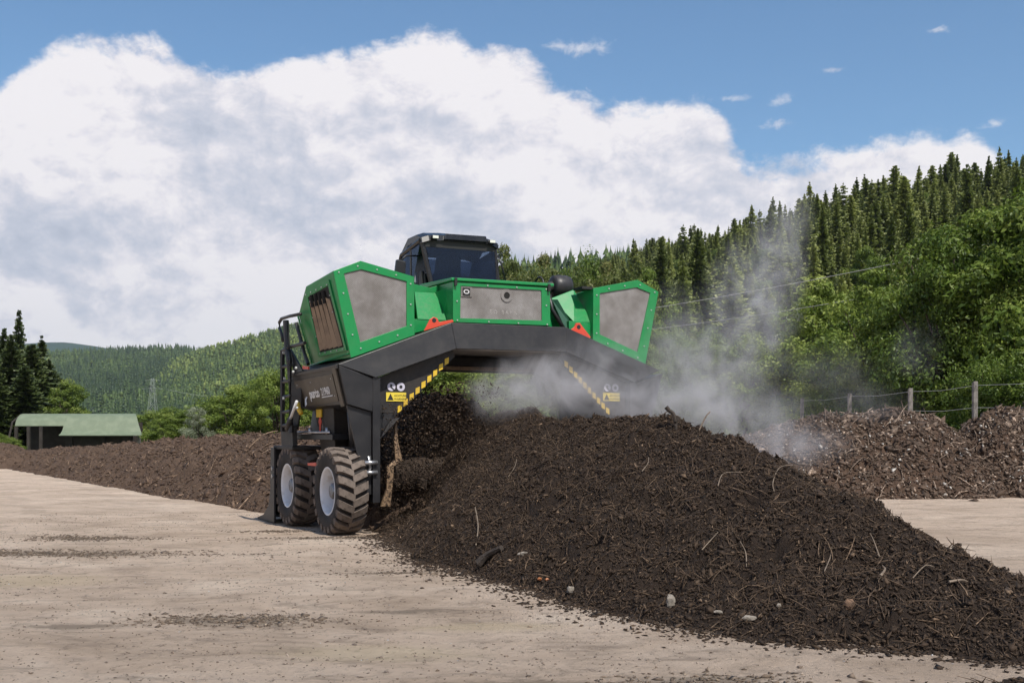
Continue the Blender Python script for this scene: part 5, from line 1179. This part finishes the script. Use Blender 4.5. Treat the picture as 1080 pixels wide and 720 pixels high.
# ------------------------------------------------------------------ compost in the air inside the tunnel
r3 = np.random.default_rng(9); n = 16000
fx_ = np.clip(r3.normal(-1.15, .7, n), -2.15, 1.6); fy_ = r3.uniform(-.5, 2.2, n)
fz_ = r3.uniform(0, 1, n) ** .85 * (2.25 - .28 * np.abs(fx_ + .7)) + .15
k = (fz_ > 0.2) & (fz_ < 2.55); Pf = np.stack([fx_, fy_, fz_], 1)[k]
X, Y = to_world(Pf[:, 0], Pf[:, 1]); Pf[:, 0], Pf[:, 1] = X, Y
Nf = r3.normal(size=Pf.shape); Nf /= np.linalg.norm(Nf, axis=1)[:, None]
fl = chips('flying_compost', Pf, Nf, (.012, .055), (1.2, 3), M['compost_chip'], 91, None, .2, .08)
tag(fl, 'dark compost crumbs thrown up inside the machine tunnel', 'compost')

# ------------------------------------------------------------------ single things on the heap
def on_heap(px, py, hf=hA):
    d = Vector(((px - 540) / FPX, 1, (HOR - py) / FPX)); prev = None
    for i in range(900):
        Yw = 6 + i * .02; X, Z = d.x * Yw, CAM_H + d.z * Yw; lx, ly = to_local(X, Yw)
        g_ = float(hf(np.array([lx]), np.array([ly]))[0]); g_ = max(g_, 0.0)
        if Z <= g_: return Vector((X, Yw, g_))
    return Vector((X, Yw, Z))
def rock(name, p, size, mat_, seed, label, cat='stone'):
    r_ = random.Random(seed); bm = bmesh.new(); bmesh.ops.create_icosphere(bm, subdivisions=2, radius=1)
    for v_ in bm.verts:
        q = .78 + .35 * r_.random(); v_.co = Vector((v_.co.x * size[0], v_.co.y * size[1], v_.co.z * size[2])) * q
    me = bpy.data.meshes.new(name); bm.to_mesh(me); bm.free(); me.materials.append(mat_)
    o = link(name, me); o.location = p + Vector((0, -.01, size[2] * .4)); return tag(o, label, cat)
rock('stone', on_heap(707, 640), (.04, .035, .065), M['stone'], 1, 'pale triangular stone standing at the toe of the front heap')
rock('stone', on_heap(757, 647), (.04, .03, .016), M['stone'], 2, 'small flat pale stone right of the triangular one')
rock('stone', on_heap(790, 653), (.055, .035, .024), M['stone'], 3, 'white elongated stone at the heap toe, brightest of the row')
rock('stone', on_heap(895, 642), (.045, .04, .058), M['brick'], 4, 'rusty brown stone on the lower slope of the front heap')
rock('stone', on_heap(602, 624), (.042, .04, .04), M['stone'], 5, 'round grey stone at the heap toe, left of the triangular one')
rock('stone', on_heap(821, 640), (.02, .02, .02), M['stone'], 6, 'tiny white pebble between the white and the rusty stone')
rock('fruit', on_heap(577, 612), (.022, .02, .018), M['orange'], 7, 'small yellow orange fruit scrap at the toe of the heap, right one', 'fruit')
rock('fruit', on_heap(569, 611), (.024, .02, .018), M['orange'], 8, 'small reddish fruit scrap at the toe of the heap, left one', 'fruit')
rock('stone', on_heap(552, 587), (.07, .05, .03), M['stone'], 9, 'flat grey stone behind the dark wood chunk')
def smooth_path(pts, sag):
    P_ = [Vector(p) for p in pts]
    if len(P_) == 2: P_.insert(1, P_[0].lerp(P_[1], .45) + Vector((sag, 0, sag * .5)))
    out = []
    for k in range(len(P_) - 1):
        p0, p1, p2, p3 = P_[max(k - 1, 0)], P_[k], P_[k + 1], P_[min(k + 2, len(P_) - 1)]
        for j in range(5):
            u = j / 5; out.append(.5 * ((2 * p1) + (p2 - p0) * u + (2 * p0 - 5 * p1 + 4 * p2 - p3) * u * u + (3 * p1 - p0 - 3 * p2 + p3) * u ** 3))
    return out + [P_[-1]]
def stick(name, pts, r0, r1_, mat_, label, cat='stick', forks=()):
    pts = smooth_path(pts, .03 if r0 < .02 else .01); b_ = MB(); b_.tube(pts, r0, 7, r1_); o = b_.build(name, mat_, None, 0, False)
    tag(o, label, cat)
    for f_ in forks: MB().tube(f_, r0 * .6, 6, r1_ * .6).build('twig', mat_, o)
    return o
def pline(lst, off_=0): 
    base = on_heap(*lst[-1]); Yb = base.y
    return [Vector((px_pos(a, Yb), Yb, z_at(b_, Yb))) for a, b_ in lst[:-1]] + [base - Vector((0, 0, .03))]
stick('branch', pline([(702.5, 429), (706, 433), (711, 438), (713, 452)]), .028, .02, M['darkwood'], 'black forked branch sticking out of the heap crest', 'branch', [pline([(716, 439), (713.5, 444), (713, 452)])])
stick('stalk', pline([(749, 434), (744, 440), (735, 457)]), .007, .009, M['wood'], 'thin pale stalk leaning out of the crest right of the branch')
stick('branch', [on_heap(505, 599) + Vector((0, 0, .05)), on_heap(515, 591) + Vector((0, -.02, .06)), on_heap(529, 583) + Vector((0, 0, .05))], .055, .03, M['darkwood'], 'thick dark wood chunk lying near the left toe of the heap', 'wood chunk')
stick('stalk', [on_heap(502, 578) + Vector((0, -.02, .02)), on_heap(501.5, 540) + Vector((0, -.12, .06))], .008, .006, M['wood'], 'upright pale stalk on the slope above the dark wood chunk')
for i, (lst, lab) in enumerate(((((757, 516), (763, 503), (783, 501)), 'curved pale root on the slope below the crest, left one of two'),
        (((816, 524), (815, 512), (822, 497), (836, 494)), 'curved pale root arching near the crest, right one of two'),
        (((740, 588), (748, 577), (757, 564)), 'straight straw lying low on the slope left of the bent roots'),
        (((787, 601), (786, 588), (780, 573)), 'bent reddish twig above the white stone'),
        (((869, 606), (875, 594), (877, 580)), 'slightly bent twig above the rusty stone'),
        (((927, 592), (921, 575), (917, 566)), 'curved root right of the twig above the rusty stone'),
        (((928, 614), (930, 602)), 'short thick pale stick below the curved root'),
        (((962, 612), (975, 603), (985, 602)), 'pale stick at the lower right slope'),
        (((1000, 617), (1020, 619)), 'brown plank splinter near the lower right toe'),
        (((536, 506), (545, 488)), 'bright straw on the slope near the rotor'),
        (((677, 505), (684, 488)), 'bright straw high on the middle slope'))):
    stick('stalk', [on_heap(*p) + Vector((0, -.015, .02 + .02 * (k % 2))) for k, p in enumerate(lst)], .0052 if 'thick' not in lab and 'plank' not in lab else .012, .003, M['wood'], lab)

# pebbles and specks on the dirt
r4 = np.random.default_rng(12); n = 26000
PX = r4.uniform(-9, 5, n); PY = 7.2 + 16 * r4.random(n) ** 1.3
lx, ly = to_local(PX, PY); outside = (hA(lx, ly) < -.02) & (PX > -PY * .46) & (PX < PY * .46)
cl = fbm(PX * .4, PY, 1.2, 3, 77); outside &= (cl + r4.uniform(-.6, .6, n)) > .05
Pp = np.stack([PX, PY, ground_z(PX, PY) + .003], 1)[outside]
pb = chips('pebbles', Pp, np.tile([0, 0, 1.0], (len(Pp), 1)), (.007, .030), (1.0, 2.2), compost_mat('pebble', (.08, .06, .045), (.22, .17, .13), (.50, .43, .37), True), 13, None, .9, .15)
tag(pb, 'small pebbles and grit scattered on the pale dirt yard', 'pebbles')
blobs = [(-6.25, 17.5, 1.0, .45, 700), (-6.2, 15.3, 2.8, .45, 1400), (-3.7, 18.7, .6, .3, 200), (-2.3, 9.9, .9, .35, 500), (1.2, 7.5, .9, .35, 300), (-2.4, 17.3, 1.8, .3, 420), (-1.2, 13.2, .8, .3, 160)]
PP = []
for X, Y, a, b_, c in blobs:
    u = r4.normal(0, .5, (c, 2)); PP.append(np.stack([X + u[:, 0] * a, Y + u[:, 1] * b_], 1))
PP = np.concatenate(PP); Pp = np.stack([PP[:, 0], PP[:, 1], ground_z(PP[:, 0], PP[:, 1]) + .004], 1)
cl_ = chips('soil_clods', Pp, np.tile([0, 0, 1.0], (len(Pp), 1)), (.015, .065), (1.1, 2.2), compost_mat('dry_clod', (.08, .06, .042), (.18, .135, .10), (.30, .24, .18), True), 14, None, .9, .1)
tag(cl_, 'dry dark clods in the churned streaks of the dirt yard', 'clods')

# ------------------------------------------------------------------ shed
SH = empty('open_shed', (0, 0, 0), 0, 'low open shed with a curved light green metal roof, behind the windrow at the left', 'shed')
YS = 105.0
def shp(px, py, Y=YS): return (px_pos(px, Y), Y, z_at(py, Y))
def roof_part(x0, x1, k1, seg=10):
    m_ = MB(); arc = []
    for i in range(seg + 1):
        a = (math.pi / 2) * i / seg * k1
        arc.append((-2.3 * math.sin(a), 2.0 * math.cos(a)))
    return arc
zt, ze1, ze2 = 3.10, 2.00, 1.22
def barrel(x0, x1, prof_, name, dx=0.0):
    up = [(x0, YS + y, z) for y, z in prof_]; top = [(p[0], p[1], p[2] + .06) for p in up]
    m_ = MB(); m_.loft(up + top[::-1], [(x1 + dx * k / len(prof_), YS + y, z) for k, (y, z) in enumerate(prof_)] + [(x1 + dx * k / len(prof_), YS + y, z + .06) for k, (y, z) in list(enumerate(prof_))[::-1]])
    return m_.build(name, M['roof'], SH, 0, False)
back = [(2.6, 1.3), (2.0, 2.1), (1.2, 2.75), (.4, 3.06)]
front1 = [(0, 3.10), (-.5, 3.02), (-1.0, 2.80), (-1.4, 2.50), (-1.65, 2.05)]
front2 = [(0, 3.10), (-.5, 3.02), (-1.0, 2.80), (-1.45, 2.45), (-1.8, 2.0), (-2.1, 1.6), (-2.5, 1.35), (-2.9, 1.22)]
xl, xm, xr_ = px_pos(24, YS), px_pos(75, YS), px_pos(132, YS)
barrel(xl, xm, back + front1, 'roof')
barrel(xm + .01, xr_, back + front2, 'roof', 2.7)
for px_, pb_ in ((18, 488), (31, 488), (44, 486), (76, 480), (147, 468), (110, 475)):
    X = px_pos(px_, YS - 1.6)
    MB().box((X - .12, YS - 1.9, -1.1), (X + .12, YS - 1.65, 2.0 if px_ < 75 else 1.4)).build('post', M['shed'] if px_ not in (147,) else M['greywood'], SH)
MB().box((px_pos(24, YS), YS + 1.0, -1.0), (px_pos(146, YS), YS + 1.2, 2.4)).build('rear_wall', M['shed'], SH)
MB().box((px_pos(76, YS), YS - 1.55, -1.0), (px_pos(146, YS), YS - 1.45, 1.25)).build('front_boarding', M['shed'], SH)
for i, px_ in enumerate((18, 24)): MB().tube([(px_pos(px_, YS), YS - 1.7, 1.0), (px_pos(px_ + 1, YS), YS - 1.2, 2.4), (px_pos(px_ + 4, YS), YS, 3.05), (px_pos(px_ + 6, YS), YS + 1.2, 2.7)], .09, 6).build('gable_arch', M['shed'], SH)
o = MB().tube([(px_pos(44.5, 100), 100, -1.0), (px_pos(44.5, 100), 100, z_at(475, 100))], .22, 12).build('barrel', M['white'], None, 0); tag(o, 'white upright drum in front of the shed', 'drum')
cr_ = empty('crate', (px_pos(31.5, 92), 92, -.85), 0, 'small yellow crate on the ground left of the white drum', 'crate')
MB().box((-.45, -.2, 0), (.45, .2, .12)).build('crate_base', M['wood'], cr_); MB().box((-.3, -.15, .12), (.1, .15, .62)).build('crate_load', M['yellow'], cr_)

# ------------------------------------------------------------------ pylon, power line, fence
Yp = 520.0; Xp = px_pos(161, Yp); zt_ = z_at(399, Yp); zb_ = z_at(442, Yp)
py_ = empty('power_pylon', (Xp, Yp, zb_), 0, 'grey steel lattice pylon standing before the far wooded slope', 'pylon'); Hp = zt_ - zb_
pm = MB(); lv = [0, .25, .45, .62, .76, .88, 1.0]; hw = lambda f0: 1.5 * (1 - f0) + .5
for sx in (-1, 1):
    for sy in (-1, 1): pm.tube([(sx * hw(0), sy * hw(0), 0), (sx * hw(1), sy * hw(1), Hp)], .075, 4)
for f0, f1 in zip(lv[:-1], lv[1:]):
    for sy in (-1, 1):
        pm.tube([(-hw(f0), sy * hw(f0), Hp * f0), (hw(f1), sy * hw(f1), Hp * f1)], .045, 4); pm.tube([(hw(f0), sy * hw(f0), Hp * f0), (-hw(f1), sy * hw(f1), Hp * f1)], .045, 4)
pm.build('lattice_tower', M['pylon'], py_)
for f0, L in ((.74, 4.5), (.95, 3.0)): MB().tube([(-L, 0, Hp * f0), (0, 0, Hp * f0 + .5), (L, 0, Hp * f0)], .06, 4).build('cross_arm', M['pylon'], py_)
def cable(name, a, b_, sag, r_, label, n=24):
    a, b_ = Vector(a), Vector(b_); pts_ = [a.lerp(b_, i / n) - Vector((0, 0, sag * 4 * (i / n) * (1 - i / n))) for i in range(n + 1)]
    return tag(MB().tube(pts_, r_, 5).build(name, M['wire'], None, 0, True), label, 'cable')
cable('overhead_cable', (px_pos(470, 74), 74, z_at(352, 74)), (px_pos(1120, 42), 42, z_at(240, 42)), .5, .011, 'upper overhead cable rising to the right in front of the wooded hill')
cable('overhead_cable', (px_pos(470, 78), 78, z_at(362, 78)), (px_pos(1030, 46), 46, z_at(292, 46)), .6, .009, 'lower thinner overhead cable below the first one, fading into the steam')
cable('overhead_cable', (Xp + 6, Yp, zb_ + Hp * .74), (px_pos(330, 450), 450, z_at(415, 450)), 3, .05, 'far cable running right from the pylon')
fn = empty('wire_fence', (0, 0, 0), 0, 'wire fence on grey wooden posts behind the raw waste heaps', 'fence')
posts = [(1028, 402, 33.7), (960, 409, 38.9), (896, 414.5, 44.7), (846, 419.5, 51.0), (1128, 393, 29.5)]
tops = []
for i, (px_, py2, Y) in enumerate(posts):
    X = px_pos(px_, Y); zt2 = z_at(py2, Y); w = .062
    MB().loft([(X - w, Y - w, -.3), (X + w, Y - w, -.3), (X + w, Y + w, -.3), (X - w, Y + w, -.3)], [(X - w + .01, Y - w, zt2), (X + w + .01, Y - w, zt2), (X + w, Y + w, zt2 - .04), (X - w, Y + w, zt2 - .04)]).build('post', M['greywood'], fn, .01)
    tops.append((X, Y, zt2))
tops.sort(key=lambda p: p[1])
for dz in (.12, .75):
    for a, b_ in zip(tops[:-1], tops[1:]):
        a2, b2 = Vector(a) - Vector((0, .09, dz)), Vector(b_) - Vector((0, .09, dz)); md_ = (a2 + b2) / 2 - Vector((0, 0, .06))
        MB().tube([a2, md_, b2], .005, 4).build('wire', M['wire'], fn)

# ------------------------------------------------------------------ steam and dust
def steam():
    m_ = bpy.data.materials.new('steam'); m_.use_nodes = True; t = NT(m_.node_tree); t.n.clear()
    co = t.new('ShaderNodeNewGeometry').outputs['Position']
    wrp = t.noise(co, .9, 3, .5)
    n1 = t.new('ShaderNodeTexNoise', {'Vector': t.new('ShaderNodeMapping', {'Vector': co, 'Rotation': (0, R(18), 0), 'Scale': (1.15, 1.0, .88)}).outputs[0], 'Scale': 1.45, 'Detail': 8, 'Roughness': .68, 'Distortion': 1.1}).outputs[0]
    tot = None
    # (px, py, Y, rx, ry, rz, strength)
    for px, py, Y, rx, ry, rz, st in ((572, 408, 18.9, 1.05, .8, .50, 2.4), (540, 420, 18.6, .7, .6, .4, 1.8), (640, 400, 19.3, 1.1, .7, .65, .55), (668, 425, 18.6, .9, .7, .45, .9), (625, 372, 19.2, .7, .5, .3, .35), (730, 430, 18.9, 1.1, .8, .6, .9),
            (775, 440, 19.5, 1.2, .9, .55, .85), (745, 385, 20.0, 1.0, .8, .9, .9), (790, 330, 20.5, .75, .7, 1.2, 1.15), (818, 275, 21.0, .55, .6, .95, 1.2), (838, 232, 21.3, .35, .5, .5, .7), (830, 470, 19.5, .9, .8, .4, .8), (870, 395, 21.0, 1.1, .8, .6, .14),
            (965, 372, 22.0, .5, .6, .55, .16), (710, 350, 20.5, .8, .7, .8, .42), (900, 425, 23.0, 1.2, .9, .4, .16)):
        c = (px_pos(px, Y), Y, z_at(py, Y))
        d = t.vm('SUBTRACT', co, c).outputs[0]; d = t.vm('DIVIDE', d, (rx, ry, rz)).outputs[0]
        L = t.vm('LENGTH', d).outputs['Value']
        g_ = t.m('MULTIPLY', t.ss(L, 1.35, .0), st)
        tot = g_ if tot is None else t.m('ADD', tot, g_)
    f = t.m('MULTIPLY', tot, t.m('POWER', t.ss(n1, .34, .72), 1.35))
    dn = t.m('MULTIPLY', f, 2.0)
    pv = t.new('ShaderNodeVolumePrincipled', {'Color': (.93, .915, .94, 1), 'Density': dn, 'Anisotropy': .25})
    out = t.new('ShaderNodeOutputMaterial'); t.l.new(pv.outputs[0], out.inputs['Volume'])
    m_.cycles.volume_step_rate = .6
    o = MB().box((-2.2, 17.2, .3), (9.4, 24.2, 6.6)).build('steam_plume', m_); tag(o, 'grey steam and dust billowing from the tunnel and drifting right', 'steam', kind='stuff')
    return o
steam()

# ------------------------------------------------------------------ haze
def haze():
    m_ = bpy.data.materials.new('haze'); m_.use_nodes = True; t = NT(m_.node_tree); t.n.clear()
    pv = t.new('ShaderNodeVolumePrincipled', {'Color': (.80, .88, 1.0, 1), 'Density': 4.2e-5, 'Anisotropy': .2})
    out = t.new('ShaderNodeOutputMaterial'); t.l.new(pv.outputs[0], out.inputs['Volume'])
    o = MB().box((-11500, -2500, -4), (11500, 11500, 1000)).build('haze', m_); tag(o, kind='stuff')
haze()
